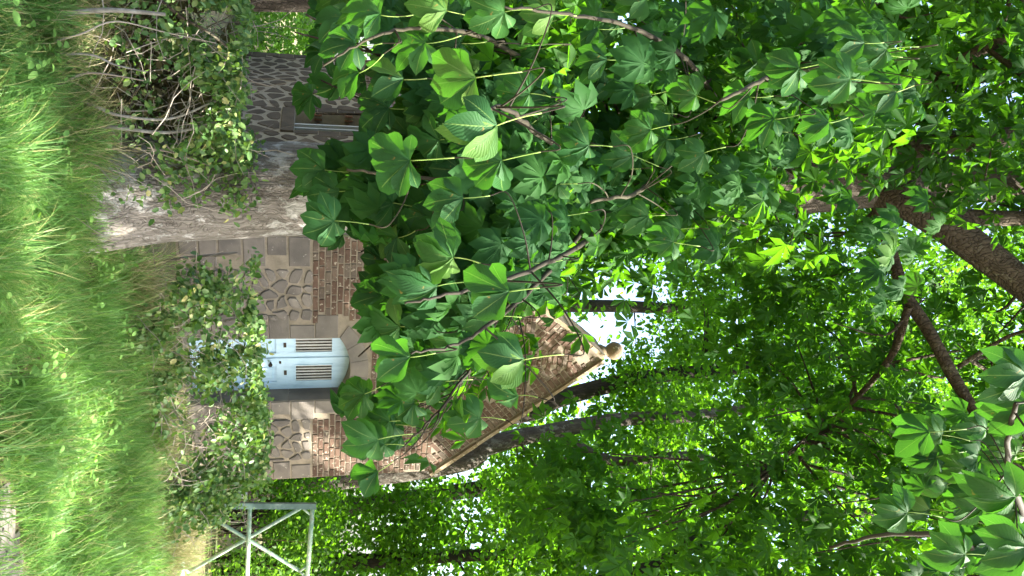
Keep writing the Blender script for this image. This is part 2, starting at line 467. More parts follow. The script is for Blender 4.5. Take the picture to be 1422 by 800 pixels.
def scatter(name, pos, xd, zd, sc, tv, tf, mat, parent=None, r=None):
    """one mesh of many small leaves or blades"""
    n = len(pos); M = len(tv); k = len(tf[0])
    xd, yd, zd = frames(xd, zd)
    tv = np.asarray(tv, float)
    sc = np.asarray(sc)
    if sc.ndim == 1: sc = sc[:, None]
    V = pos[:, None, :] + sc[:, None, :] * (tv[None, :, 0:1] * xd[:, None, :] + tv[None, :, 1:2] * yd[:, None, :] + tv[None, :, 2:3] * zd[:, None, :])
    V = V.reshape(-1, 3)
    Fc = (np.asarray(tf)[None, :, :] + (np.arange(n) * M)[:, None, None]).reshape(-1, k)
    me = bpy.data.meshes.new(name)
    me.vertices.add(len(V)); me.vertices.foreach_set('co', V.ravel().astype(np.float32))
    me.loops.add(Fc.size); me.loops.foreach_set('vertex_index', Fc.ravel().astype(np.int32))
    me.polygons.add(len(Fc)); me.polygons.foreach_set('loop_start', (np.arange(len(Fc)) * k).astype(np.int32))
    me.update(calc_edges=True)
    if r is None: r = rng.random(n)
    at = me.attributes.new('rnd', 'FLOAT', 'POINT')
    at.data.foreach_set('value', np.repeat(r, M).astype(np.float32))
    return link(name, me, mat, parent)

LEAF2 = ([(0, 0, 0), (0.45, 0.30, 0.07), (1, 0, -0.12), (0.45, -0.30, 0.07)], [(0, 1, 2), (0, 2, 3)])
LEAF4 = ([(0, 0, 0), (0.25, 0.30, 0.05), (0.68, 0.27, 0.03), (1, 0, -0.10), (0.68, -0.27, 0.03), (0.25, -0.30, 0.05)],
         [(0, 1, 2), (0, 2, 3), (0, 3, 4), (0, 4, 5)])
def palmate_template():
    vs = []; fs = []
    for a, l in ((-88, .62), (-46, .88), (-4, 1.0), (40, .92), (84, .66)):
        a = math.radians(a); b = len(vs)
        c, s = math.cos(a), math.sin(a)
        for u, w, z in ((0.02, 0, 0.0), (0.64, 0.20, 0.05), (1.0, 0, -0.30), (0.64, -0.20, 0.05)):
            u *= l; w *= l
            vs.append((u * c - w * s, u * s + w * c, z * l))
        fs += [(b, b + 1, b + 2), (b, b + 2, b + 3)]
    return vs, fs
PALM = palmate_template()

def unit(n):
    v = rng.normal(size=(n, 3)); return v / np.linalg.norm(v, axis=1, keepdims=True)

def cluster_points(ells, nclus, per, spread, flat=0.6, keep=None):
    """leaf positions in clumps through the volume of a list of ellipsoids (centre, radii, weight)"""
    w = np.array([e[2] if len(e) > 2 else e[1][0] * e[1][1] * e[1][2] for e in ells], float); w /= w.sum()
    pos = []; cen = []
    for i in rng.choice(len(ells), nclus, p=w):
        c, r = np.array(ells[i][0], float), np.array(ells[i][1], float)
        d = unit(1)[0] * (rng.random() ** (1 / 2.2))
        p = c + d * r
        cen.append(p)
    cen = np.array(cen)
    k = rng.poisson(per, nclus)
    idx = np.repeat(np.arange(nclus), k)
    off = rng.normal(size=(len(idx), 3)) * spread * np.array([1, 1, flat])
    pos = cen[idx] + off * (0.6 + 0.8 * rng.random(nclus))[idx][:, None]
    if keep is not None:
        m = keep(pos); pos = pos[m]
    return pos, cen

def leaf_dirs(n, droop=0.6, up=0.9):
    xd = unit(n); xd[:, 2] = xd[:, 2] * 0.5 - droop
    zd = unit(n); zd[:, 2] += up
    return xd, zd

# openings in the canopy through which the sun reaches the wall and the grass
SUNGAPS = []
def sun_gap(x, y, z, r): SUNGAPS.append((np.array([x, y, z]), r))
def lit_ok(pos):
    m = np.ones(len(pos), bool)
    sdn = np.array(sd)
    for c, r in SUNGAPS:
        v = pos - c
        t = v @ sdn
        d2 = (v * v).sum(1) - t * t
        m &= ~((t > -0.2) & (d2 < (r * (0.85 + 0.3 * np.sin(t * 2.1)) + 0.11) ** 2))
    return m
# keep foliage out of the lane of view next to the camera and out of the house
HA = math.radians(28); HC = Vector((1.02, 11.76, 0))
ch, sh = math.cos(HA), math.sin(HA)
def to_house(pos):
    dx = pos[:, 0] - HC.x; dy = pos[:, 1] - HC.y
    return dx * ch + dy * sh, -dx * sh + dy * ch
def outside_house(pos):
    u, v = to_house(pos)
    inside = (u > -2.1) & (u < 2.35) & (v > -0.12) & (v < 10.9) & (pos[:, 2] < 6.2 - 0.75 * np.abs(u - 0.1) + 0.25)
    return ~inside

for lx, lz, r_ in ((1.80, 2.05, .20), (1.50, 1.86, .15), (2.0, 2.38, .13), (1.95, 3.05, .20), (1.75, 3.50, .18), (1.05, 3.95, .12), (0.88, 1.72, .09)):
    q_ = HC + Vector((ch * lx, sh * lx, lz)); sun_gap(q_.x, q_.y, q_.z, r_)
for lx, ly, lz, r_ in ((.3, 8.5, .9, .14), (.9, 8.9, 1.05, .12), (1.5, 9.4, .8, .15), (2.0, 9.8, 1.1, .13), (1.2, 9.0, .4, .12), (-1.4, 6.2, 1.0, .12), (-2.0, 6.0, .7, .14), (-2.5, 5.8, 1.1, .12), (-1.7, 6.0, .3, .13), (2.9, 10.8, 1.1, .15)):
    sun_gap(lx, ly, lz, r_)
for px_, py_, r_ in ((118, 690, .44), (100, 760, .30), (148, 615, .32), (60, 730, .14), (128, 570, .16), (60, 420, .15), (30, 180, .12), (40, 300, .14), (90, 500, .12)):
    q_ = PG(px_, py_, .2); sun_gap(q_.x, q_.y, q_.z, r_)

# ------------------------------------------------------------------ the stone house
xL, xR, xA, ZE, ZA, DEP, TH = -1.93, 2.15, 0.08, 3.54, 6.08, 10.6, 0.45
DX0, DX1, DZS, DZT = -0.36, 0.70, 2.06, 2.22           # door opening in the front wall
house = empty('stone_house', HC, HA)
tag(house, 'small stone and brick gabled house with pale blue double door, behind ivy hedge', 'house')

def arch(x0, x1, zs, zt, n=9):
    w = (x1 - x0) / 2; h = zt - zs; c = (x0 + x1) / 2
    rr = (w * w + h * h) / (2 * h); zc = zt - rr
    a0 = math.asin(w / rr)
    return [(c + rr * math.sin(a0 * (1 - 2 * i / n)), zc + rr * math.cos(a0 * (1 - 2 * i / n))) for i in range(n + 1)]  # right to left

front = MB()
outline = [(xL, 0), (xL, ZE), (xA, ZA), (xR, ZE), (xR, 0), (DX1, 0)] + arch(DX0, DX1, DZS, DZT) + [(DX0, 0)]
front.prism(outline, 0.0, TH)
fw = front.build('front_wall', MATS['mortar'], house)

WY0, WY1, WZ0, WZ1 = 4.55, 5.75, 1.38, 2.95          # window opening in the side wall
sw = MB()
sw.box(xL, xL + TH, TH, WY0, -0.05, ZE); sw.box(xL, xL + TH, WY1, DEP, -0.05, ZE)
sw.box(xL, xL + TH, WY0, WY1, -0.05, WZ0)
n0 = 8
av = [(WY0 + (WY1 - WY0) * i / n0, WZ1 - 0.20 * (2 * i / n0 - 1) ** 2) for i in range(n0 + 1)]
poly = av + [(WY1, ZE), (WY0, ZE)]
vs = [(xL, a, b) for a, b in poly] + [(xL + TH, a, b) for a, b in poly]
nn = len(poly)
sw.add(vs, [tuple(range(nn - 1, -1, -1)), tuple(range(nn, 2 * nn))] + [(i, (i + 1) % nn, nn + (i + 1) % nn, nn + i) for i in range(nn)])
side = sw.build('side_wall', MATS['side_mortar'], house)
ow = MB(); ow.box(xR - TH, xR, TH, DEP, -0.05, ZE); ow.build('far_side_wall', MATS['side_mortar'], house)
bw = MB(); bw.prism([(xL + TH, -0.05), (xL + TH, ZE + 0.1), (xA, ZA - 0.45), (xR - TH, ZE + 0.1), (xR - TH, -0.05)], DEP - TH, DEP - 0.01)
bw.build('back_wall', MATS['side_mortar'], house)
fl = MB(); fl.box(xL + TH, xR - TH, TH, DEP - TH, -0.04, 0.02); fl.build('inner_floor', MATS['interior'], house)

# --- brick and stone pieces
def piece_mesh(poly, depth, inset=0.012, base=0.012, jitter=0.004, tr=None):
    """a masonry piece from an outline in (u, z): bottom ring in the mortar, rounded proud face"""
    n = len(poly); c = np.mean(poly, axis=0)
    vs = []
    for p in poly: vs.append((p[0], base, p[1]))
    for p in poly: vs.append((p[0], -depth * 0.55, p[1]))
    for p in poly:
        d = np.array(p) - c; L = np.linalg.norm(d)
        q = c + d * max(0.3, (L - inset) / max(L, 1e-4))
        vs.append((q[0], -depth - R.uniform(0, jitter), q[1]))
    fs = [tuple(range(2 * n, 3 * n))]
    for i in range(n):
        j = (i + 1) % n
        fs += [(i, j, n + j, n + i), (n + i, n + j, 2 * n + j, 2 * n + i)]
    return vs, fs

def chaikin(poly):
    out = []
    n = len(poly)
    for i in range(n):
        a = np.array(poly[i]); b = np.array(poly[(i + 1) % n])
        out += [tuple(a * 0.78 + b * 0.22), tuple(a * 0.22 + b * 0.78)]
    return out

def clip(poly, a, nrm):
    out = []
    for i in range(len(poly)):
        p = poly[i]; q = poly[(i + 1) % len(poly)]
        dp = (p[0] - a[0]) * nrm[0] + (p[1] - a[1]) * nrm[1]
        dq = (q[0] - a[0]) * nrm[0] + (q[1] - a[1]) * nrm[1]
        if dp <= 0: out.append(p)
        if (dp < 0 < dq) or (dq < 0 < dp):
            t = dp / (dp - dq)
            out.append((p[0] + (q[0] - p[0]) * t, p[1] + (q[1] - p[1]) * t))
    return out

def voronoi_cells(x0, x1, z0, z1, sx, sz, joint, jit=0.42):
    pts = []
    nz = max(1, round((z1 - z0) / sz)); 
    for j in range(nz):
        nx = max(1, round((x1 - x0) / sx))
        for i in range(nx):
            pts.append((x0 + (i + 0.5 + (0.5 if j % 2 else 0) * 0.8 + R.uniform(-jit, jit)) * (x1 - x0) / nx,
                        z0 + (j + 0.5 + R.uniform(-jit, jit) * 0.8) * (z1 - z0) / nz))
    A = np.array(pts); cells = []
    for i, p in enumerate(pts):
        d = ((A - np.array(p)) / np.array([sx, sz])) ** 2
        order = np.argsort(d.sum(1))[1:16]
        poly = [(x0, z0), (x1, z0), (x1, z1), (x0, z1)]
        for k in order:
            q = A[k]; mid = ((p[0] + q[0]) / 2, (p[1] + q[1]) / 2)
            nr = (q[0] - p[0], q[1] - p[1]); L = math.hypot(*nr)
            if L < 1e-5: continue
            nr = (nr[0] / L, nr[1] / L)
            mid = (mid[0] - nr[0] * joint / 2, mid[1] - nr[1] * joint / 2)
            poly = clip(poly, mid, nr)
            if len(poly) < 3: break
        if len(poly) >= 3:
            ar = 0.5 * abs(sum(poly[a][0] * poly[(a + 1) % len(poly)][1] - poly[(a + 1) % len(poly)][0] * poly[a][1] for a in range(len(poly))))
            if ar > 0.004: cells.append(poly)
    return cells

HM = Matrix.Translation(HC) @ Matrix.Rotation(HA, 4, 'Z')
def hproj(x, y, z):
    return proj(HM @ Vector((x, y, z)))

def side_map(vs):      # (u, depth, z) -> side wall, outward is -x
    return [(xL + d, u, z) for u, d, z in vs]

class Joined:
    def __init__(s): s.v = []; s.f = []; s.r = []
    def add(s, vs, fs):
        b = len(s.v); s.v += vs; s.f += [tuple(b + i for i in f) for f in fs]; s.r += [R.random()] * len(vs)
    def build(s, name, mat, parent):
        me = bpy.data.meshes.new(name); me.from_pydata(s.v, [], s.f); me.update()
        at = me.attributes.new('rnd', 'FLOAT', 'POINT'); at.data.foreach_set('value', s.r)
        return tag(link(name, me, mat, parent), kind='stuff')

def put_piece(name, vs, fs, mat, parent, flip=False):
    me = bpy.data.meshes.new(name)
    me.from_pydata(vs, [], [f[::-1] for f in fs] if flip else fs)
    me.update()
    return link(name, me, mat, parent)

# rubble and quoins of the front wall
def in_view(x, y, t, boxes):
    return any(a <= x <= b and c <= y <= d for a, b, c, d in boxes)

front_cells = voronoi_cells(xL + 0.50, DX0 - 0.30, 0.03, 1.68, 0.21, 0.155, 0.036) + voronoi_cells(DX1 + 0.33, xR - 0.36, 0.03, 1.66, 0.20, 0.15, 0.034)
for poly in front_cells:
    poly = [(p[0] + R.uniform(-.012, .012), p[1] + R.uniform(-.012, .012)) for p in chaikin(poly)]
    vs, fs = piece_mesh(poly, R.uniform(0.010, 0.026))
    put_piece('stone', vs, fs, MATS['stone'], fw)
def block(name, x0, x1, z0, z1, mat, par, d=None, j=0.012):
    mb = MB(); d = d or R.uniform(0.010, 0.016)
    mb.box(x0 + j / 2, x1 - j / 2, -d, 0.03, z0 + j / 2, z1 - j / 2, 0.007)
    return mb.build(name, mat, par)
z = 0.02; k = 0
while z < 1.66:
    h = R.choice([0.24, 0.27, 0.30]); h = min(h, 1.69 - z)
    block('quoin', xL + 0.002, xL + (0.46 if k % 2 else 0.30), z, z + h, MATS['stone'], fw, j=0.03)
    block('quoin', xR - (0.28 if k % 2 else 0.35), xR - 0.002, z, z + h, MATS['stone'], fw, j=0.03)
    z += h; k += 1
# dressed jambs round the door
z = 0.0; k = 0
for h in (0.36, 0.34, 0.40, 0.28, 0.34, 0.32):
    z1 = min(z + h, DZS)
    block('jamb_stone', DX0 - (0.38 if k % 2 == 1 else 0.22), DX0 - 0.001, z, z1, MATS['dressed_stone'], fw)
    block('jamb_stone', DX1 + 0.001, DX1 + (0.24 if k % 2 == 1 else 0.34), z, z1, MATS['dressed_stone'], fw)
    z = z1; k += 1
lo = arch(DX0, DX1, DZS, DZT, 20); hi = arch(DX0 - 0.2, DX1 + 0.2, DZS + 0.12, DZT + 0.26, 20)
for a in range(5):
    i0, i1 = a * 4, a * 4 + 4
    pl = [lo[i] for i in range(i0, i1 + 1)] + [hi[i] for i in range(i1, i0 - 1, -1)]
    c = np.mean(pl, axis=0); pl = [tuple(c + (np.array(p) - c) * 0.975) for p in pl]
    mb = MB(); mb.prism(pl, -0.014 - R.uniform(0, .003), 0.03)
    mb.build('arch_stone', MATS['dressed_stone'], fw)
# reveal lining of the door opening in dressed stone, and its threshold
for nm, x0, x1 in (('reveal_stone', DX0 - 0.004, DX0 + 0.006), ('reveal_stone', DX1 - 0.006, DX1 + 0.004)):
    for z0, z1 in ((0.02, 0.66), (0.67, 1.34), (1.35, DZS)):
        mb = MB(); mb.box(x0, x1, 0.004, 0.33, z0, z1); mb.build(nm, MATS['dressed_stone'], fw)
mb = MB(); mb.box(DX0 - 0.12, DX1 + 0.12, -0.16, 0.34, -0.05, 0.012); mb.build('threshold', MATS['dressed_stone'], house)

# bricks
CH, BJ = 0.083, 0.018
tan_l = (ZA - ZE) / (xA - xL); tan_r = (ZA - ZE) / (xR - xA)
def rake_top(x): return ZE + (x - xL) * tan_l if x < xA else ZE + (xR - x) * tan_r
def rake_dist(x, z):
    if x < xA: return (rake_top(x) - z) * math.cos(math.atan(tan_l))
    return (rake_top(x) - z) * math.cos(math.atan(tan_r))
def blocked(x, z):
    if DX0 - 0.40 < x < DX1 + 0.36 and z < 1.68: return True
    if DX0 - 0.24 < x < DX1 + 0.24 and z < 2.12: return True
    c = (DX0 + DX1) / 2; w = (DX1 - DX0) / 2 + 0.22
    if abs(x - c) < w and z < DZT + 0.32 - 0.14 * ((x - c) / w) ** 2: return True
    return False
WED, WDEP = 0.92, 0.55       # tumbled brick wedges along the rakes
def wedge(x, z):
    """position inside a tumbled wedge: (side, along, dist) or None"""
    if z < ZE - 0.05: return None
    d = rake_dist(x, z)
    left = x < xA
    th = math.atan(tan_l if left else tan_r)
    a = ((x - xL) if left else (xR - x)) * math.cos(th) + (z - ZE) * math.sin(th)
    f = (a % WED) / WED
    lim = WDEP * (1 - abs(f * 2 - 1)) + 0.10
    return (left, a, d) if 0 <= d < lim else None
bricks = []
z = 1.695; row = 0
while z < ZA - 0.1:
    x = xL + 0.004 + (0.0 if row % 2 else 0.06) + R.uniform(0, 0.02)
    while x < xR - 0.05:
        L = R.choice([0.205, 0.205, 0.20, 0.098, 0.16])
        L = min(L, xR - 0.004 - x)
        cx, cz = x + L / 2, z + CH / 2
        if L > 0.045 and not blocked(cx - L * .4, cz) and not blocked(cx + L * .4, cz) and cz + CH / 2 < rake_top(x + 0.01) and cz + CH / 2 < rake_top(x + L - 0.01) and wedge(cx, cz) is None:
            bricks.append(([(x, z), (x + L, z), (x + L, z + CH - BJ), (x, z + CH - BJ)], cx, cz))
        x += L + BJ * 0.85
    z += CH; row += 1
for left in (True, False):
    th = math.atan(tan_l if left else tan_r)
    Lr = math.hypot(ZA - ZE, (xA - xL) if left else (xR - xA))
    t = 0.03
    while t < Lr - 0.03:
        d = 0.012 + R.uniform(0, 0.03)
        while d < WDEP + 0.12:
            L = R.choice([0.2, 0.2, 0.1])
            a0, a1, d0, d1 = t, t + CH - BJ, d, d + L
            def mp(a, dd):
                if left: return (xL + a * math.cos(th) + dd * math.sin(th), ZE + a * math.sin(th) - dd * math.cos(th))
                return (xR - a * math.cos(th) - dd * math.sin(th), ZE + a * math.sin(th) - dd * math.cos(th))
            c = mp((a0 + a1) / 2, (d0 + d1) / 2)
            far = mp((a0 + a1) / 2, d1)
            w = wedge(*c)
            if w and w[0] == left and xL + .03 < far[0] < xR - .03 and (far[0] < xA - 0.03) == left:
                pl = [mp(a0, d0), mp(a1, d0), mp(a1, d1), mp(a0, d1)]
                if left: pl = pl[::-1]
                bricks.append((pl, c[0], c[1]))
            d += L + BJ
        t += CH
SEEN = [(430, 532, 326, 446), (405, 500, 585, 668), (548, 640, 515, 662), (640, 840, 425, 625)]
jb = Joined(); nb = 0
order = sorted(range(len(bricks)), key=lambda i: 0 if in_view(*hproj(bricks[i][1], 0, bricks[i][2]), SEEN) else 1)
for i in order:
    pl, cx, cz = bricks[i]
    pl = [(p[0] + R.uniform(-.003, .003), p[1] + R.uniform(-.003, .003)) for p in pl]
    vs, fs = piece_mesh(pl, R.uniform(0.005, 0.016), 0.009)
    if nb < 262: put_piece('brick', vs, fs, MATS['brick'], fw); nb += 1
    else: jb.add(vs, fs)
jb.build('brick_field', MATS['brick'], fw)

# side wall: dark rubble below, brick band under the eaves
SBZ = 2.80
js = Joined(); ns = 0; jbs = Joined(); nbs = 0
cells = []
for a, b, z0, z1 in ((0.45, WY0 - 0.22, 0.02, SBZ), (WY1 + 0.22, DEP - 0.34, 0.02, SBZ), (WY0 - 0.20, WY1 + 0.20, 0.02, WZ0 - 0.26)):
    cells += voronoi_cells(a, b, z0, z1, 0.50, 0.27, 0.095)
cells.sort(key=lambda pl: -np.mean(pl, axis=0)[0] - (3 if np.mean(pl, axis=0)[1] > 0.7 else 0))
for pl in cells:
    vs, fs = piece_mesh(chaikin(pl), R.uniform(0.006, 0.016))
    vs = side_map(vs); c = np.mean(pl, axis=0)
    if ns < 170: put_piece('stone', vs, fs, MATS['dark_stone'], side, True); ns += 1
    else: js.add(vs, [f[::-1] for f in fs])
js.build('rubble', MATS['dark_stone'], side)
z = SBZ + 0.01; row = 0
while z < ZE - 0.08:
    y = 0.02 + (0.1 if row % 2 else 0)
    while y < DEP - 0.1:
        L = R.choice([0.2, 0.2, 0.1]); 
        if not (WY0 - 0.25 < y + L / 2 < WY1 + 0.25 and z < WZ1 + 0.22):
            vs, fs = piece_mesh([(y, z), (y + L, z), (y + L, z + CH - BJ), (y, z + CH - BJ)], R.uniform(0.005, 0.014), 0.01)
            vs = side_map(vs); fs = [f[::-1] for f in fs]
            px, py, _ = hproj(xL, y, z)
            if y > 8.2 and nbs < 38: put_piece('brick', vs, fs, MATS['brick'], side); nbs += 1
            else: jbs.add(vs, fs)
        y += L + BJ
    z += CH; row += 1
jbs.build('brick_field', MATS['brick'], side)
def side_block(name, y0, y1, z0, z1, mat, d=0.014, j=0.012):
    mb = MB(); mb.box(y0 + j / 2, y1 - j / 2, -d, 0.03, z0 + j / 2, z1 - j / 2, 0.007)
    mb.v = side_map(mb.v); mb.f = [f[::-1] for f in mb.f]
    return mb.build(name, mat, side)
z = 0.02; k = 0
for h in (.3, .34, .28, .33, .30, .34, .30, .33):
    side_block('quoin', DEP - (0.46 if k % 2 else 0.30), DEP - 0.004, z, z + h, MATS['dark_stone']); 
    z += h; k += 1
side_block('sill_stone', WY0 - 0.14, WY1 + 0.14, WZ0 - 0.24, WZ0, MATS['dark_stone'], 0.04)
for k, (z0, z1) in enumerate(((WZ0, WZ0 + .42), (WZ0 + .42, WZ0 + .80), (WZ0 + .80, WZ0 + 1.12), (WZ0 + 1.12, WZ1 + .02))):
    w = 0.34 if k % 2 else 0.2
    side_block('jamb_stone', WY0 - w, WY0 - .001, z0, z1, MATS['dark_stone'])
    side_block('jamb_stone', WY1 + .001, WY1 + w, z0, z1, MATS['dark_stone'])
for k in range(5):
    y0 = WY0 - 0.15 + (WY1 - WY0 + 0.3) * k / 5
    side_block('arch_stone', y0, y0 + (WY1 - WY0 + 0.3) / 5, WZ1 + 0.03, WZ1 + 0.22, MATS['dark_stone'])

# window in the side wall
win = MB(); win.box(xL + 0.34, xL + 0.36, WY0 - .01, WY1 + .01, WZ0 - .01, WZ1 + .02)
window = win.build('window', MATS['interior'], house)
for yy in (WY0 + 0.30, WY0 + 0.56, WY0 + 0.80):
    mb = MB(); mb.box(xL + 0.13, xL + 0.19, yy, yy + 0.06, WZ0, WZ1 - 0.10); mb.build('mullion', MATS['grey_wood'], window)
for zz in (WZ0 + 0.40, WZ0 + 0.98):
    mb = MB(); mb.box(xL + 0.20, xL + 0.22, WY0, WY1, zz, zz + 0.04); mb.build('cross_bar', MATS['rust_iron'], window)
    for e in (0.0, 0.09):
        mb = MB(); mb.box(xL + 0.03 + e, xL + 0.055 + e, WY1 - 0.06, WY1 + 0.01, zz - 0.04, zz + 0.1); mb.build('hinge_stub', MATS['rust_iron'], window)

# the blue double door
DY = 0.30
door = empty('door', (0, DY, 0)); door.parent = house
cxd = (DX0 + DX1) / 2
dtop = arch(DX0 - .012, DX1 + .012, DZS + .01, DZT + .01, 24)
def dz(x): return float(np.interp(x, [p[0] for p in dtop[::-1]], [p[1] for p in dtop[::-1]]))
for sgn in (-1, 1):
    hw = (DX1 - DX0) / 2 + 0.012
    def X(a): return cxd + sgn * a         # a = 0 at the meeting stile
    g0, g1 = 0.10, 0.40                    # glazed opening
    zg0, zg1 = 1.44, 1.98
    mb = MB()
    def q(a0, a1, z0, z1, y0=0.0, y1=0.045):
        x0, x1 = sorted((X(a0), X(a1))); mb.box(x0, x1, y0, y1, z0, z1)
    q(0.004, g0, 0.02, zg1); q(g1, hw, 0.02, zg1 - .001)
    for z0, z1 in ((0.02, 0.16), (0.74, 0.86), (1.18, zg0)): q(g0, g1, z0, z1, 0.001, 0.044)
    pts = [0.004 + (hw - 0.004) * i / 10 for i in range(11)]
    pl = [(X(a), zg1 + 0.0005) for a in pts] + [(X(a), dz(X(a))) for a in pts[::-1]]
    if sgn < 0: pl = pl[::-1]
    mb.prism(pl, 0.0, 0.045)
    leaf = mb.build('door_leaf', MATS['blue_paint'], door)
    for z0, z1 in ((0.16, 0.74), (0.86, 1.18)):
        x0, x1 = sorted((X(g0), X(g1)))
        pb = MB(); pb.box(x0 + .001, x1 - .001, 0.022, 0.036, z0 + .001, z1 - .001)
        pb.box(x0 + 0.045, x1 - 0.045, 0.008, 0.0215, z0 + 0.05, z1 - 0.05, 0.012)
        pb.build('panel', MATS['blue_paint'], door)
    x0, x1 = sorted((X(g0), X(g1)))
    pb = MB(); pb.box(x0, x1, 0.034, 0.040, zg0, zg1); pb.build('pane', MATS['pane'], door)
    fb = MB()
    for bx in ((x0, x0 + .014, zg0, zg1), (x1 - .014, x1, zg0, zg1), (x0 + .014, x1 - .014, zg0, zg0 + .014), (x0 + .014, x1 - .014, zg1 - .014, zg1)):
        fb.box(bx[0], bx[1], -0.008, 0.02, bx[2], bx[3])
    fb.build('moulding', MATS['blue_paint'], door)
    for i in range(6):
        xx = x0 + (x1 - x0) * (i + 0.5) / 6
        pb = MB(); pb.box(xx - 0.010, xx + 0.010, 0.006, 0.018, zg0 + .014, zg1 - .014); pb.build('grille_bar', MATS['grille_paint' if i % 2 == 0 else 'grille_paint'], door)
    a = 0.20
    x0, x1 = sorted((X(a), X(a + 0.075)))
    pb = MB(); pb.box(x0, x1, -0.006, 0.002, 1.285, 1.325); pb.build('letter_slot', MATS['dark_iron'], door)
pb = MB(); pb.box(cxd - 0.022, cxd + 0.022, -0.014, -0.001, 0.03, DZT - 0.01); pb.build('cover_strip', MATS['blue_paint'], door)
pb = MB(); pb.box(cxd + 0.035, cxd + 0.075, -0.008, 0.001, 1.22, 1.25); pb.build('keyhole_plate', MATS['dark_iron'], door)
pb = MB(); pb.tube([(cxd + 0.055, 0, 1.10), (cxd + 0.055, -0.05, 1.10)], [0.012, 0.012], 8); pb.tube([(cxd + 0.055, -0.045, 1.10), (cxd + 0.055, -0.055, 1.10), (cxd + 0.055, -0.08, 1.10), (cxd + 0.055, -0.09, 1.10)], [0.012, 0.03, 0.03, 0.012], 10)
pb.build('door_knob', MATS['dark_iron'], door)

# coping stones, finial, roof
for left in (True, False):
    tx, th = ((xL, math.atan(tan_l)) if left else (xR, math.atan(tan_r)))
    Lr = math.hypot(ZA - ZE, (xA - xL) if left else (xR - xA)) - 0.02
    a = -0.06
    while a < Lr - 0.05:
        L = min(R.uniform(0.42, 0.56), Lr - a)
        c, s = math.cos(th), math.sin(th)
        e = R.uniform(0, 0.012)
        pl = [(a + .004, 0.004), (a + L - .004, 0.004), (a + L - .004, 0.058 + e), (a + .004, 0.058 + e)]
        pl = [((tx + (u * c - v * s)) if left else (tx - (u * c - v * s)), ZE + u * s + v * c) for u, v in pl]
        if not left: pl = pl[::-1]
        mb = MB(); mb.prism(pl, -0.045 - R.uniform(0, .012), TH + 0.03)
        mb.build('coping_stone', MATS['coping'], house)
        a += L
fin = MB()
prof = [(0.10, -0.10), (0.11, 0.0), (0.085, 0.05), (0.07, 0.09), (0.10, 0.12), (0.135, 0.18), (0.145, 0.24), (0.125, 0.30), (0.08, 0.345), (0.0, 0.36)]
fin.tube([(xA, 0.2, ZA + 0.03 + h) for r_, h in prof], [max(r_, .002) for r_, h in prof], 18)
fin.build('finial', MATS['coping'], house)
tj = Joined()
for left in (True, False):
    th = math.atan(tan_l if left else tan_r); c, s = math.cos(th), math.sin(th)
    tx = xL if left else xR
    Lr = math.hypot(ZA - ZE, (xA - xL) if left else (xR - xA)) - 0.05
    a = -0.22
    while a < Lr - 0.1:
        y = TH + 0.04
        while y < DEP - 0.1:
            w = 0.33
            e = R.uniform(0, .008)
            def mp(u, v): return ((tx + (u * c - v * s)) if left else (tx - (u * c - v * s)), ZE - 0.28 + u * s + v * c)
            q4 = [mp(a, 0.03 + e), mp(a + 0.34, -0.005 + e), mp(a + 0.34, 0.01 + e), mp(a, 0.05 + e)]
            vs = [(p[0], y + .004, p[1]) for p in q4] + [(p[0], y + w - .004, p[1]) for p in q4]
            tj.add(vs, [(0, 1, 2, 3), (7, 6, 5, 4), (0, 4, 5, 1), (1, 5, 6, 2), (2, 6, 7, 3), (3, 7, 4, 0)])
            y += w
        a += 0.27
tj.build('roof', MATS['roof_tile'], house)
rd = MB(); rd.prism([(xL + .02, ZE - 0.30), (xA, ZA - 0.36), (xR - .02, ZE - 0.30), (xR - .02, ZE - 0.36), (xA, ZA - 0.44), (xL + .02, ZE - 0.36)], TH + 0.01, DEP - 0.02)
rd.build('roof_deck', MATS['interior'], house)

# ------------------------------------------------------------------ the gate
gl = PG(247, 701); GY = gl.y
def gp(x, y, dy=0.0):           # on the plane of the gate, which swings away a little to the right
    d = ray(x, y)
    k = math.tan(math.radians(12))
    Y = (GY - k * gl.x) / (1 - k * d.x / d.y)
    return EYE + d * (Y / d.y) + Vector((0, dy, 0))
gate = empty('metal_gate', (gl.x, gl.y, 0))
tag(gate, 'pale green painted steel gate with crossed braces beside the ivy hedge', 'gate')
def gbar(name, a, b, r=0.022, mat='green_paint', dy=0.0, n=8):
    a = a + Vector((0, dy, 0)) - gate.location; b = b + Vector((0, dy, 0)) - gate.location
    mb = MB(); mb.tube([a, a.lerp(b, .5) + Vector((0, R.uniform(-.004, .004), 0)), b], r, n)
    return mb.build(name, MATS[mat], gate)
c0, c1 = gp(247, 701), gp(437, 703)
mbx = MB(); a_ = c0 - gate.location; b_ = c1 - gate.location
sx = (b_.x - a_.x)
for (x0, x1, y0, y1) in ((-0.038, 0.038, -0.035, 0.035),):
    vs = []
    for p in (a_ - Vector((0, 0, 0.08)), b_ + Vector((0, 0, 0.02))):
        vs += [p + Vector((x0, y0, 0)), p + Vector((x1, y0, 0)), p + Vector((x1, y1, 0)), p + Vector((x0, y1, 0))]
    mbx.add(vs, [(3, 2, 1, 0), (4, 5, 6, 7)] + [(i, (i + 1) % 4, 4 + (i + 1) % 4, 4 + i) for i in range(4)])
mbx.build('hinge_stile', MATS['dark_green_paint'], gate)
gbar('rail', gp(255, 706), gp(252, 812), 0.034)
gbar('rail', gp(347, 706), gp(343, 808), 0.028, dy=-0.012)
gbar('rail', gp(434, 706), gp(426, 812), 0.031)
gbar('stile', gp(250, 812), gp(427, 812), 0.026)
gbar('brace', gp(271, 706), gp(416, 794), 0.024, dy=0.034)
gbar('brace', gp(420, 706), gp(262, 796), 0.024, dy=0.066)
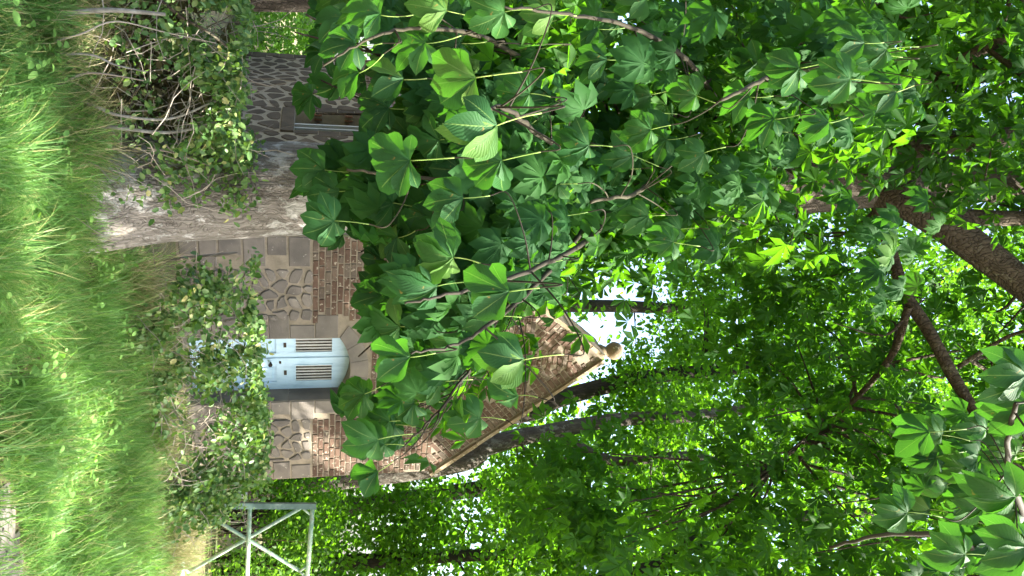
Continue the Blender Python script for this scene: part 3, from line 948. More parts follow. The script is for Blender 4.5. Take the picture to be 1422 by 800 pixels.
for a, b in (((420, 706), (433, 717)), ((271, 706), (255, 716)), ((416, 794), (427, 786)), ((416, 794), (426, 804)), ((262, 796), (253, 786))):
    gbar('corner_brace', gp(*a), gp(*b), 0.016, dy=0.01)
gbar('wire', gp(252, 740), gp(430, 756), 0.003, 'rust_iron', dy=0.06, n=5)
# post the gate hangs on
post = MB(); pp = gp(247, 694)
post.tube([(pp.x, pp.y + 0.06, -0.2), (pp.x, pp.y + 0.06, 0.4), (pp.x + .01, pp.y + 0.06, 0.85)], [0.045, 0.045, 0.04], 10)
tag(post.build('gate_post', MATS['grey_wood']), 'short weathered post that carries the green gate', 'post')
st = MB(); s0 = PG(238, 668); s0.z = -0.05
s1 = gp(288, 694); 
st.tube([s0, s0.lerp(s1, .5), s1 + Vector((0, -.05, 0))], [0.035, 0.032, 0.028], 7)
tag(st.build('wooden_stake', MATS['stake_wood']), 'reddish brown stake leaning towards the green gate', 'stake')

# ------------------------------------------------------------------ trees: trunks and limbs
def rough_tube(name, pts, rad, mat, parent, n=28, sub=10, amp=0.05, ridg=7.0, flare=0.0, buttress=0):
    """a trunk or limb with ridged bark and lumps as real relief"""
    ps = catmull(pts, sub); rs = lerp_list(rad, len(ps))
    vs = []; u = None
    for i, p in enumerate(ps):
        a = ps[max(i - 1, 0)]; b = ps[min(i + 1, len(ps) - 1)]
        t = (b - a).normalized()
        u = t.orthogonal().normalized() if u is None else (u - t * u.dot(t)).normalized()
        w = t.cross(u)
        for k in range(n):
            an = 2 * math.pi * k / n
            d = u * math.cos(an) + w * math.sin(an)
            r = rs[i]
            if flare: 
                hz = max(0.0, p.z)
                r *= 1 + flare * math.exp(-hz / 0.28) * (1 + 0.5 * math.sin(buttress * an + 1.0))
            q = p + d * r
            lump = noise.noise(Vector((q.x * 1.7, q.y * 1.7, q.z * 0.8))) * amp * 1.4
            rid = noise.noise(Vector((d.x * ridg, d.y * ridg, q.z * 1.6 + 0.8 * noise.noise(q * 2)))) 
            rid2 = noise.noise(Vector((d.x * ridg * 2.4, d.y * ridg * 2.4, q.z * 4.0)))
            r2 = r * (1 + lump + amp * (0.6 * rid + 0.35 * rid2))
            vs.append(p + d * r2)
    fs = []
    for i in range(len(ps) - 1):
        for k in range(n):
            l = (k + 1) % n
            fs.append((i * n + k, i * n + l, (i + 1) * n + l, (i + 1) * n + k))
    fs.append(tuple(range((len(ps) - 1) * n, len(ps) * n)))
    mb = MB(); mb.add(vs, fs, True)
    o = mb.build(name, mat, parent)
    return o

tb = PG(128, 266)
chest = empty('chestnut_tree', (0, 0, 0))
tag(chest, 'broad horse chestnut with pale lichened trunk in the hedge, boughs hanging over the house', 'tree')
TY = tb.y
trunk_pts = [Vector((tb.x, TY, -0.25)), P(150, 268, TY), P(250, 265, TY), P(400, 264, TY), P(620, 262, TY + .05), P(860, 258, TY + .1), P(1090, 256, TY + .2), P(1250, 250, TY + .35), P(1422, 252, TY + .5), P(1560, 270, TY + .7)]
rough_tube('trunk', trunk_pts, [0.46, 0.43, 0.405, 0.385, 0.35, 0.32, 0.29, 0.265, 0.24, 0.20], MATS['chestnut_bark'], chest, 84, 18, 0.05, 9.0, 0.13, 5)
LIMBS = [
    ([(735, 236, 0), (800, 205, -.3), (900, 175, -.5), (1000, 132, -.6), (1100, 70, -.7), (1190, 5, -.8), (1290, -90, -.9)], [.20, .19, .18, .17, .155, .14, .12]),
    ([(1050, 240, 0), (1095, 212, -.25), (1150, 205, -.35), (1250, 203, -.4), (1340, 196, -.45), (1440, 188, -.5)], [.15, .14, .13, .125, .115, .10]),
    ([(1225, 262, .2), (1262, 280, .0), (1310, 312, -.15), (1370, 356, -.3), (1440, 410, -.5)], [.19, .18, .165, .155, .14]),
    ([(1280, 296, -.1), (1330, 300, -.1), (1400, 303, -.2), (1470, 300, -.3)], [.09, .085, .08, .07]),
    ([(1215, 268, .3), (1236, 345, .3), (1257, 408, .1), (1290, 460, -.1), (1325, 525, -.3), (1372, 605, -.6), (1400, 690, -1.0), (1440, 800, -1.4)], [.075, .068, .066, .064, .058, .05, .04, .03]),
    ([(1262, 425, 0), (1240, 490, .3), (1190, 552, .6), (1130, 600, 1.0), (1075, 650, 1.4)], [.042, .036, .03, .022, .012]),
    ([(1300, 110, -.9), (1345, 78, -1.0), (1380, 62, -1.1), (1440, 30, -1.2)], [.05, .045, .045, .04]),
    ([(1345, 78, -1.0), (1388, 40, -.9), (1405, -10, -.9)], [.03, .025, .02]),
    ([(1330, 510, -.2), (1395, 470, -.5), (1440, 455, -.8)], [.025, .02, .015]),
]
for pts, rad in LIMBS:
    rough_tube('limb', [P(x, y, TY + dy) for x, y, dy in pts], rad, MATS['limb_bark'], chest, 20, 8, 0.07, 4.0)

# --- near leaves: seven toothed leaflets on a long stalk
def near_leaf(seed):
    r = random.Random(seed)
    vs = []; fs = []; uvs = []; mi = []; rv = []
    base = [(-104, .56), (-68, .78), (-33, .95), (0, 1.0), (34, .94), (69, .77), (106, .55)]
    if seed % 3 == 0: base = base[1:6]
    NS = 7
    prof = [0.02, 0.065, 0.13, 0.20, 0.265, 0.285, 0.19, 0.0]
    for ang, L in base:
        a = math.radians(ang * r.uniform(0.78, 1.0) + r.uniform(-9, 9)); L *= r.uniform(0.85, 1.1) * 0.185
        dr = r.uniform(0.35, 1.05); fold = r.uniform(0.2, 0.65); tw = r.uniform(-.4, .4)
        b = len(vs); rv += [r.uniform(0, .22)] * (3 * (NS + 1))
        for i in range(NS + 1):
            u = i / NS
            wd = prof[i] * L * r.uniform(0.98, 1.05) * 0.94
            zc = -dr * L * (u ** 1.8) * 0.75 + 0.05 * L * math.sin(u * 3)
            rad_ = L * (u * 0.97 + 0.02) * (1 - 0.10 * dr * u)
            for s_ in (-1, 0, 1):
                ser = 1 + (0.05 * (-1) ** i if s_ else 0)
                lx = rad_ - (0.02 * L if s_ else 0); ly = s_ * wd * ser
                lz = zc + abs(s_) * wd * fold + s_ * tw * wd + (r.uniform(-.012, .012) * L if s_ else 0)
                vs.append((lx * math.cos(a) - ly * math.sin(a), lx * math.sin(a) + ly * math.cos(a), lz))
        for i in range(NS):
            for h in (0, 1):
                q = (b + i * 3 + h, b + (i + 1) * 3 + h, b + (i + 1) * 3 + h + 1, b + i * 3 + h + 1)
                fs.append(q); mi.append(0)
                uvs.append([(i / NS, h - 1), ((i + 1) / NS, h - 1), ((i + 1) / NS, h), (i / NS, h)])
    # stalk
    mb = MB(); up = r.uniform(0.02, 0.06)
    LS = r.uniform(0.10, 0.17)
    pts = [Vector((-LS * t, 0.0, up * t * t - 0.004)) for t in (0, .25, .5, .75, 1)]
    mb.tube(pts, [0.0022, .0020, .0020, .0022, .003], 5)
    b = len(vs); vs += mb.v; rv += [0.0] * len(mb.v)
    for f in mb.f:
        fs.append(tuple(b + i for i in f)); mi.append(1); uvs.append([(0, 0)] * len(f))
    me = bpy.data.meshes.new('leaf')
    me.from_pydata(vs, [], fs)
    me.materials.append(MATS['chestnut_near']); me.materials.append(MATS['petiole'])
    me.polygons.foreach_set('material_index', mi)
    me.polygons.foreach_set('use_smooth', [True] * len(fs))
    uvl = me.uv_layers.new(name='UVMap')
    uvl.data.foreach_set('uv', [c for f in uvs for p in f for c in p])
    me.update()
    at = me.attributes.new('rnd', 'FLOAT', 'POINT'); at.data.foreach_set('value', rv)
    return me, pts[-1]
LEAVES = [near_leaf(s) for s in range(16)]

# boughs that carry the near leaves (photo x, y, distance along the view)
BOUGHS = [
    [(800, 205, 6.6), (760, 120, 5.2), (690, 60, 4.2), (600, 40, 3.6), (520, 50, 3.3), (450, 90, 3.2)],
    [(830, 240, 6.6), (790, 215, 5.0), (740, 180, 3.9), (700, 150, 3.2), (650, 160, 2.9)],
    [(800, 250, 6.6), (740, 262, 5.0), (660, 255, 4.2), (570, 245, 3.9), (480, 235, 3.8)],
    [(850, 262, 6.6), (830, 320, 5.0), (770, 360, 4.0), (700, 390, 3.3), (620, 410, 3.0), (560, 420, 2.9)],
    [(850, 262, 6.6), (800, 330, 5.0), (740, 400, 4.1), (680, 450, 3.6), (630, 480, 3.3), (570, 490, 3.1)],
    [(830, 262, 6.7), (760, 350, 5.4), (700, 430, 4.6), (660, 500, 4.2), (610, 570, 4.0), (560, 620, 3.8)],
    [(1000, 150, 6.6), (960, 90, 5.4), (880, 40, 4.6), (790, 20, 4.0), (700, 10, 3.7)],
    [(1100, 80, 6.6), (1090, 90, 5.5), (1060, 110, 4.6), (1000, 140, 4.1)],
    [(1440, 800, 5.6), (1422, 720, 4.4), (1400, 640, 3.6), (1410, 560, 3.0)],
    [(900, 250, 6.8), (900, 255, 5.4), (880, 270, 4.6), (820, 280, 4.2)],
    [(1430, 830, 5.0), (1350, 760, 4.4), (1250, 740, 4.4), (1150, 760, 4.5)],
]
bough_obj = []; bough_mb = []; bough_pts = []
for b in BOUGHS:
    pts = [PD(x, y, t) for x, y, t in b]
    cm = catmull(pts, 8)
    rr = lerp_list([0.026, 0.018, 0.013, 0.009, 0.006, 0.004][:len(b)], len(cm))
    mb = MB(); mb.tube([p + Vector((R.uniform(-1, 1), R.uniform(-1, 1), R.uniform(-1, 1))) * 0.006 for p in cm], rr, 7)
    bough_mb.append(mb); bough_pts.append(cm)
    bough_obj.append(None)
# (stalk joint x, y, leaf radius in pixels, heading: degrees in the picture, 180 = hanging straight down)
KEY = [(660, 108, 72, 172), (690, 175, 76, 150), (697, 223, 62, 168), (494, 61, 62, 190), (498, 101, 58, 160), (434, 131, 42, 170),
       (451, 236, 46, 185), (471, 266, 46, 175), (569, 223, 70, 178), (700, 17, 60, 165), (818, 202, 52, 180), (775, 256, 50, 178),
       (464, 307, 56, 180), (467, 262, 44, 200), (643, 275, 54, 176), (709, 317, 47, 172), (629, 358, 66, 180), (606, 398, 62, 165),
       (707, 405, 76, 172), (737, 365, 48, 180), (555, 454, 52, 180), (569, 496, 62, 175), (727, 500, 62, 170), (650, 311, 44, 190),
       (771, 300, 52, 178), (720, 550, 56, 172), (667, 580, 50, 180), (525, 655, 48, 150), (488, 567, 42, 185), (525, 611, 52, 168),
       (540, 150, 50, 185), (560, 110, 56, 178), (528, 20, 56, 185), (480, 25, 50, 180), (590, 300, 52, 180), (552, 330, 50, 172),
       (545, 282, 48, 186), (585, 430, 50, 178), (530, 410, 46, 185), (640, 470, 50, 170), (612, 530, 50, 178), (575, 560, 46, 172),
       (548, 590, 44, 180), (680, 440, 56, 175), (610, 195, 54, 170),
       (640, 235, 48, 180), (600, 150, 50, 185), (735, 130, 52, 180), (745, 210, 46, 170), (850, 120, 40, 178), (905, 155, 38, 186),
       (1425, 520, 66, 182), (1430, 562, 60, 172), (1410, 690, 60, 176), (1428, 760, 70, 170), (1340, 770, 54, 180), (1260, 712, 52, 182),
       (1290, 600, 46, 176), (1180, 110, 50, 180), (1110, 95, 52, 170), (1075, 165, 46, 180), (1150, 170, 48, 178), (1200, 60, 44, 180),
       (700, 300, 48, 176), (860, 235, 42, 180), (900, 300, 42, 176), (640, 60, 52, 182), (590, 60, 54, 176), (620, 15, 54, 184), (770, 20, 48, 176), (830, 40, 44, 182)]
FILL = [(440, 620, -10, 120, 26), (440, 560, 200, 330, 18), (530, 760, 230, 420, 46), (560, 760, 120, 250, 22), (500, 690, 390, 500, 24), (500, 640, 540, 650, 12), (700, 1000, -10, 150, 22), (780, 1000, 180, 340, 22), (1280, 1430, 560, 810, 26),
        (1020, 1250, 20, 220, 20), (560, 700, -10, 110, 14)]
for x0, x1, y0, y1, n in FILL:
    for _ in range(n):
        KEY.append((R.uniform(x0, x1), R.uniform(y0, y1), R.uniform(27, 46), R.gauss(178, 14)))
KEY = KEY[:300]
MBUD = []
for kx, ky, kr, kh in KEY:
    t = 0.178 * F / kr * R.uniform(0.95, 1.05)
    p = PD(kx, ky, t)
    h = math.radians(kh)
    # heading in the picture plane plus a lean towards or away from the viewer
    xd = UPV * math.cos(h) + RGT * math.sin(h) - FWD * R.uniform(-0.25, 0.55)
    xd.normalize()
    zd = -FWD * 1.0 + Vector((0, 0, 1)) * R.uniform(0.1, 0.9) + RGT * R.uniform(-0.55, 0.55)
    zd = (zd - xd * zd.dot(xd)).normalized(); yd = zd.cross(xd)
    me, tip = R.choice(LEAVES)
    # nearest bough
    best = None
    for bi, cm in enumerate(bough_pts):
        for j, q in enumerate(cm[4:]):
            dd = (q - p).length + (0.25 if q.z < p.z else 0)
            if best is None or dd < best[0]: best = (dd, bi, j + 4)
    _, bi, j = best
    if bough_obj[bi] is None:
        bough_obj[bi] = link('bough', bpy.data.meshes.new('bough'), None, chest)
    o = link('leaf', me, None, bough_obj[bi])
    s = R.uniform(0.93, 1.07)
    M = Matrix((xd, yd, zd)).transposed().to_4x4()
    LM = Matrix.Translation(p) @ M @ Matrix.Scale(s, 4)
    o.matrix_local = LM
    te = LM @ tip
    dh = (te - p).normalized()
    q = min(bough_pts[bi], key=lambda q_: (q_ - (te + dh * 0.30)).length + max(0.0, -(q_ - te).dot(dh)) * 4 + max(0.0, 0.10 - (q_ - te).length) * 3)
    mid = te.lerp(q, 0.5) + Vector((0, 0, 0.10 * (te - q).length)) + Vector((R.uniform(-.04, .04), R.uniform(-.04, .04), 0))
    dv = (te - LM @ Vector((0, 0, 0))).normalized() * 0.08
    bough_mb[bi].tube(catmull([te, te + dv, (te + dv).lerp(q, .5) + Vector((0, 0, .05 * (te - q).length)), q], 6), lerp_list([0.0026, .003, .0035, .005], 19), 5, cap=False)
for bi, o in enumerate(bough_obj):
    if o is None: continue
    o.data = bough_mb[bi].mesh('bough'); o.data.materials.append(MATS['twig_green'])

# --- leaves layered close behind the near ones, hanging from the same boughs
def palmate7():
    vs = []; fs = []
    for a, l in ((-100, .55), (-66, .78), (-32, .95), (0, 1.0), (33, .94), (67, .76), (102, .54)):
        b = len(vs); a = math.radians(a * .93); c, s_ = math.cos(a), math.sin(a)
        for u, w, z in ((0.02, 0, 0.0), (0.45, 0.15, 0.05), (0.72, 0.265, 0.0), (1.0, 0, -0.40), (0.72, -0.265, 0.0), (0.45, -0.15, 0.05), (0.6, 0, -0.06)):
            u *= l; w *= l
            vs.append((u * c - w * s_, u * s_ + w * c, z * l))
        fs += [(b, b + 1, b + 6), (b + 1, b + 2, b + 6), (b + 2, b + 3, b + 6), (b + 3, b + 4, b + 6), (b + 4, b + 5, b + 6), (b + 5, b, b + 6)]
    return vs, fs
PALM7 = palmate7()
LAYER = [(545, 650, -20, 110, 100, 3.8, 5.0), (505, 570, 210, 315, 32, 4.0, 5.0), (610, 800, 130, 330, 200, 3.8, 5.4), (600, 780, 310, 395, 120, 3.6, 5.0), (560, 690, 400, 465, 70, 3.6, 4.8), (575, 640, 480, 545, 20, 3.7, 4.8),
         (860, 1020, -20, 120, 70, 4.6, 6.2), (830, 1040, 170, 330, 120, 4.8, 6.2), (1060, 1300, -20, 190, 120, 4.8, 6.4), (1330, 1440, 590, 820, 50, 4.2, 6.0), (1210, 1300, 310, 390, 22, 5.6, 6.6)]
lp = []
for x0, x1, y0, y1, n, t0, t1 in LAYER:
    k = 0
    while k < n:
        cx_, cy_, ct_ = R.uniform(x0, x1), R.uniform(y0, y1), R.uniform(t0, t1)
        for _ in range(R.randint(3, 6)):
            lp.append(PD(cx_ + R.gauss(0, 26), cy_ + R.gauss(0, 26), ct_ + R.gauss(0, .12))); k += 1
lp = np.array([list(p) for p in lp]); lp = lp[outside_house(lp) & lit_ok(lp)]
n = len(lp)
xd = rng.normal(size=(n, 3)) * 0.45 + np.array([0, -0.2, -1.0])
zd = rng.normal(size=(n, 3)) * 0.5 + np.array([0.1, -1.0, 0.55])
tag(scatter('layered_leaves', lp, xd, zd, rng.uniform(.10, .20, n), *PALM7, MATS['chestnut_layer'], chest), kind='stuff')
# --- the rest of the chestnut's foliage
def chest_keep(pos):
    d = np.sqrt(((pos - np.array(EYE)) ** 2).sum(1))
    v = pos - np.array(EYE)
    t = v @ np.array(FWD); px = 711 + F * (v @ np.array(UPV)) / np.maximum(t, .1); py = 400 + F * (v @ np.array(RGT)) / np.maximum(t, .1)
    return outside_house(pos) & (d > 3.9) & (pos[:, 2] > 2.3) & lit_ok(pos)
def E(x, y, Y, rx, ry, rz, w):
    return (tuple(P(x, y, Y)), (rx, ry, rz), w)
ch_ells = [E(500, 60, 4.6, .55, .5, .45, .9), E(600, 60, 4.8, .7, .5, .5, 1.2), E(500, 260, 4.8, .35, .4, .4, .7), E(600, 260, 4.8, .6, .5, .5, 1.3), E(670, 310, 4.9, .55, .5, .45, 1.2), E(600, 350, 4.8, .5, .5, .4, 1.0), E(560, 470, 4.8, .45, .4, .35, .8), E(700, 160, 4.8, .7, .5, .5, 1.2),
           E(720, 30, 6.0, 1.0, 1.0, .7, 1.2), E(920, 70, 6.2, 1.1, 1.3, .9, 1.4), E(640, 160, 5.6, .9, .9, .7, 1.2), E(640, 330, 5.6, .8, .8, .6, 1.8), E(560, 320, 5.4, .55, .6, .4, .9),
           E(820, 290, 6.3, .8, 1.0, .7, 1.5), E(600, 420, 5.6, .5, .5, .35, .6), E(960, 230, 5.6, 1.1, 1.0, .8, 1.5), E(1080, 120, 6.0, 1.4, 1.4, 1.1, 2.4),
           E(1250, 60, 6.2, 1.6, 1.5, 1.2, 2.4), E(1380, 120, 6.0, 1.4, 1.5, 1.2, 1.6), E(1150, 380, 8.2, 1.6, 1.4, 1.3, 1.8), E(1400, 560, 7.0, 1.6, 1.6, 1.3, 2.0),
           E(1300, 720, 6.4, 1.3, 1.5, 1.0, 1.8), E(1450, 300, 7.5, 2.2, 2.2, 1.2, 1.6), E(1050, 720, 7.2, 1.1, 1.3, .9, 1.2), E(1060, 430, 8.5, 1.0, 1.0, .8, 1.0), E(820, 690, 7.4, .7, .9, .6, .8),
           E(1180, 560, 8.4, 1.4, 1.4, 1.1, 1.3)]
pos, cen = cluster_points(ch_ells, 980, 9, 0.22, 0.7, chest_keep)
# crown above and behind the picture: shade for the ground
pos2, cen2 = cluster_points([((-1.5, 6.5, 12.0), (4.0, 4.0, 2.8)), ((-4.0, 6.0, 9.0), (2.6, 3.0, 2.6)), ((2.6, 8.0, 11.4), (2.4, 2.4, 1.8)), ((3.4, 6.0, 10.2), (2.2, 2.2, 1.6)), ((1.0, 5.6, 9.8), (1.6, 1.8, 1.0))], 640, 14, 0.35, 0.7, chest_keep)
pos = np.vstack([pos, pos2])
xd, zd = leaf_dirs(len(pos), 0.7, 0.8)
o = scatter('crown', pos, xd, zd, rng.uniform(0.12, 0.20, len(pos)), *PALM, MATS['chestnut_mid'], chest); tag(o, kind='stuff')
print('chestnut leaves', len(pos))
tw = MB()
anch = []
for pts, rad in LIMBS:
    anch += catmull([P(x, y, TY + dy) for x, y, dy in pts], 4)
for c in list(cen[::3]) + list(cen2[::4]):
    c = Vector(c)
    q = min(anch, key=lambda a: (a - c).length)
    if (q - c).length > 4.5: continue
    m_ = c.lerp(q, .5) + Vector((R.uniform(-.2, .2), R.uniform(-.2, .2), R.uniform(.0, .3)))
    tw.tube(catmull([q, m_, c], 4), lerp_list([.022, .013, .005], 9), 5, cap=False)
tag(tw.build('branches', MATS['limb_bark'], chest), kind='stuff')

# ------------------------------------------------------------------ other trees
def tree(label, trunk, rad, ells, nclus, per, spread, size, mat='far_leaf', bark_='dark_bark', tmpl=LEAF4, group=None, name='tree', nb=26, limbs=(), keepf=None, minz=0.6, clump=1.6):
    root = empty(name, (trunk[0].x, trunk[0].y, 0))
    tag(root, label, 'tree', group)
    off = Vector((trunk[0].x, trunk[0].y, 0))
    rough_tube('trunk', [p - off for p in trunk], rad, MATS[bark_], root, 18, 6, 0.05, 4.0, 0.25, 4)
    an = catmull([p - off for p in trunk], 6)[6:]
    for lp, lr in limbs:
        rough_tube('limb', [p - off for p in lp], lr, MATS[bark_], root, 14, 6, 0.06, 4.0)
        an += catmull([p - off for p in lp], 4)
    def kf(pos):
        m = outside_house(pos) & (pos[:, 2] > minz) & (np.sqrt(((pos - np.array(EYE)) ** 2).sum(1)) > 5.5)
        m &= lit_ok(pos)
        if keepf is not None: m &= keepf(pos)
        return m
    pos, cen = cluster_points(ells, int(nclus * .86), per * clump, spread * .92, 0.65, kf)
    xd, zd = leaf_dirs(len(pos), 0.45, 0.8)
    o = scatter('crown', pos - np.array(off), xd, zd, rng.uniform(size * .75, size * 1.25, len(pos)), *tmpl, MATS[mat], root)
    tag(o, kind='stuff')
    br = MB()
    for c in cen[rng.choice(len(cen), min(nb, len(cen)), replace=False)]:
        if not outside_house(np.array([c]))[0]: continue
        c = Vector(c) - off
        q = min(an, key=lambda a: (a - c).length + max(0, a.z - c.z) * 0.8)
        m_ = c.lerp(q, .5) + Vector((R.uniform(-.3, .3), R.uniform(-.3, .3), R.uniform(-.1, .4)))
        L = (c - q).length
        if not lit_ok(np.array([list(c.lerp(m_, k / 8) + off) for k in range(9)] + [list(m_.lerp(q, k / 8) + off) for k in range(9)])).all(): continue
        br.tube(catmull([q, m_, c], 5), lerp_list([.012 + .010 * L, .008 + .005 * L, .006], 11), 5, cap=False)
    tag(br.build('branches', MATS[bark_], root), kind='stuff')
    return root

def base(p, z=-0.2): return Vector((p.x, p.y, z))
# dark trunk at the left, in front of the side wall's far end
a = P(340, -12, 10.0)
tree('tree with dark straight trunk beyond the leafy hedge, left of the stone side wall', [base(a), P(400, -12, 10), P(560, -18, 10), P(800, -30, 10.2), P(1100, -50, 10.5)], [.26, .245, .23, .20, .16],
     [E(760, -60, 10.5, 2.2, 2.2, 1.6, 2), E(1000, 30, 11, 2.4, 2.4, 2.0, 2), E(1250, 0, 11, 2.6, 2.6, 2.2, 2)], 330, 22, .34, .15)
# trees behind the house
Y3 = 19.0
t3 = [base(P(600, 600, Y3)), P(700, 578, Y3), P(770, 556, Y3), P(850, 534, Y3), P(930, 520, Y3 - .1), P(1010, 513, Y3 - .2), P(1120, 500, Y3 - .3), P(1260, 480, Y3 - .4)]
tree('dark leaning tree rising behind the gable finial', t3, [.24, .23, .22, .205, .185, .165, .12, .08],
     [E(980, 500, Y3, 2.3, 2.3, 2.2, 2), E(1150, 520, Y3, 2.8, 2.6, 2.4, 3), E(1320, 470, Y3, 3, 3, 2.6, 3), E(1000, 400, Y3 + 1, 2, 2, 1.6, 1.2), E(880, 560, Y3, 1.5, 1.5, 1.0, .9)], 450, 26, .42, .15, bark_='dark_bark')
Y4 = 17.2
t4 = [base(P(560, 668, Y4)), P(620, 645, Y4), P(680, 618, Y4), P(760, 600, Y4), P(860, 583, Y4), P(960, 578, Y4), P(1060, 566, Y4 - .1), P(1180, 560, Y4 - .2), P(1300, 575, Y4 - .3)]
tree('tree with dull grey-brown trunk rising close behind the right slope of the gable', t4, [.25, .24, .22, .18, .155, .14, .12, .09, .06],
     [E(900, 640, Y4, 1.8, 1.8, 1.6, 2), E(1080, 600, Y4, 2.2, 2.2, 2.0, 2), E(1260, 620, Y4, 2.4, 2.4, 2.2, 2), E(760, 700, Y4, 1.3, 1.5, 1.2, 1.2)], 330, 24, .40, .15, bark_='dusky_bark',
     limbs=[([P(770, 598, Y4), P(850, 640, Y4 - .3), P(960, 633, Y4 - .6), P(1050, 660, Y4 - .8)], [.12, .11, .09, .05])])
Y5 = 14.8
t5 = [base(P(560, 850, Y5)), P(700, 835, Y5), P(860, 806, Y5), P(930, 775, Y5), P(1000, 738, Y5), P(1110, 717, Y5 - .2), P(1250, 708, Y5 - .4), P(1400, 690, Y5 - .6)]
tree('tree with bowed dark stem beyond the green gate, arching over it', t5, [.22, .20, .18, .165, .14, .11, .08, .05],
     [E(800, 760, Y5, 1.5, 1.6, 1.3, 1.6), E(1000, 760, Y5, 1.8, 1.8, 1.6, 2), E(1180, 720, Y5, 2.0, 2.0, 1.8, 2.4), E(1350, 700, Y5, 2.2, 2.2, 2.0, 2), E(700, 860, Y5, 1.8, 1.8, 1.6, 1.2)], 420, 20, .33, .15,
     limbs=[([P(860, 806, Y5), P(980, 800, Y5 - .2), P(1060, 774, Y5 - .3), P(1180, 770, Y5 - .5)], [.12, .11, .09, .05])])
# trees further off
Y6 = 25.0
tree('tall slender tree far behind the house, between the leaning trunks', [base(P(700, 700, Y6)), P(800, 660, Y6), P(950, 640, Y6), P(1150, 640, Y6), P(1350, 640, Y6)], [.26, .24, .20, .15, .08],
     [E(760, 660, Y6, 3, 2.5, 2.4, 2), E(950, 640, Y6, 4, 3, 3, 3), E(1200, 620, Y6, 4.5, 3, 3.5, 3), E(1400, 600, Y6, 4, 3, 3, 2)], 460, 26, .5, .19)
tree('tall thin-stemmed tree far behind the house roof, left of the finial', [base(P(500, 430, 26)), P(800, 425, 26), P(1000, 430, 26), P(1250, 425, 26)], [.28, .22, .18, .1],
     [E(760, 330, 26, 2.6, 2.5, 2.4, 1.2), E(930, 540, 26, 2.4, 2.4, 1.8, 1.0), E(1000, 410, 26, 3.6, 3, 3.2, 2.0), E(1200, 420, 26, 4.5, 3, 3.5, 3), E(1400, 380, 26, 4, 3, 3, 2)], 430, 26, .5, .19)
tree('leafy tree behind the long side wall of the house', [base(P(500, 200, 24)), P(700, 190, 24), P(900, 180, 24), P(1150, 160, 24)], [.3, .26, .2, .1],
     [E(620, 160, 24, 3.4, 3, 2.6, 2), E(820, 210, 24, 3.4, 3, 2.6, 1.6), E(1000, 250, 24, 4.2, 3, 3.2, 2), E(1220, 200, 24, 4.5, 3, 3.5, 2)], 380, 26, .5, .19)
tree('bushy tree standing beyond the gate, leafy down to the ground', [base(P(300, 790, 20)), P(500, 780, 20), P(700, 770, 20), P(900, 775, 20)], [.2, .18, .14, .08],
     [E(420, 760, 20, 2.2, 2, 1.6, 1.6), E(560, 740, 20, 2.4, 2.2, 1.8, 2), E(700, 790, 20, 2.6, 2.2, 2.0, 2), E(860, 760, 20, 2.6, 2.2, 2.0, 1.6)], 440, 26, .36, .14, tmpl=LEAF4)
# shade trees on the sunny side, most of their crowns out of the picture
tree('broad tree to the right of the grass verge, its crown shading the verge', [base(Vector((6.8, 8.8, 0))), Vector((6.8, 8.8, 2)), Vector((6.8, 8.7, 5)), Vector((6.6, 8.6, 9))], [.34, .3, .25, .12],
     [((6.2, 6.0, 7.2), (2.6, 3.0, 2.0)), ((5.0, 7.6, 8.8), (2.2, 2.4, 1.8)), ((6.8, 3.6, 7.6), (2.4, 2.4, 2.0)), ((6.5, 9.4, 7.0), (2.4, 2.2, 2.2)), ((4.6, 5.6, 7.6), (1.6, 1.6, 1.2))], 560, 20, .36, .16, tmpl=LEAF4)
tree('young tree right of the house, its crown dappling the gable', [base(Vector((7.6, 13.4, 0))), Vector((7.6, 13.4, 2)), Vector((7.5, 13.2, 5)), Vector((7.2, 12.6, 9))], [.24, .21, .17, .07],
     [((6.6, 10.6, 8.6), (2.3, 2.5, 2.3)), ((6.4, 11.6, 6.6), (1.5, 1.9, 1.6)), ((7.2, 12.6, 10.4), (2.4, 2.4, 2.0)), ((5.6, 9.6, 7.4), (1.5, 1.5, 1.5))], 620, 20, .34, .16, tmpl=LEAF4)

for lab, (bx, by), zc, rr in (('large added shade tree right of the gate, crown high over the undergrowth', (12.5, 17.5), 8.5, 3.6), ('large added shade tree right of the house, further back than the gate', (13.5, 24.0), 9.0, 4.0)):  # unseen trees added to keep sun off the foliage behind the gate
    tree(lab, [base(Vector((bx, by, 0))), Vector((bx, by, 2.5)), Vector((bx - .2, by, 6)), Vector((bx, by, 11))], [.36, .32, .26, .1],
         [((bx, by, zc), (rr, rr, 3.4)), ((bx - 1.5, by - 1, zc - 3), (rr * .8, rr * .8, 2.2))], 420, 24, .5, .22)

# ------------------------------------------------------------------ shrubs
def shrub(label, c, ells, nclus, per, spread, size, mat='bright_leaf', name='shrub', group=None):
    root = empty(name, (c[0], c[1], 0)); tag(root, label, 'shrub', group)
    off = np.array([c[0], c[1], 0.0])
    pos, cen = cluster_points(ells, nclus, per, spread, 0.8, lambda p: outside_house(p) & (p[:, 2] > 0.03))
    xd, zd = leaf_dirs(len(pos), 0.3, 0.8)
    tag(scatter('foliage', pos - off, xd, zd, rng.uniform(size * .7, size * 1.3, len(pos)), *LEAF4, MATS[mat], root), kind='stuff')
    mb = MB()
    for cc in cen[:14]:
        p = Vector(cc - off); b = Vector((R.uniform(-.3, .3), R.uniform(-.3, .3), -0.1))
        mb.tube(catmull([b, b.lerp(p, .5) + Vector((R.uniform(-.15, .15), R.uniform(-.15, .15), .1)), p], 4), lerp_list([.03, .018, .008], 9), 5, cap=False)
    tag(mb.build('stems', MATS['dark_bark'], root), kind='stuff')
c = P(380, 45, 23)
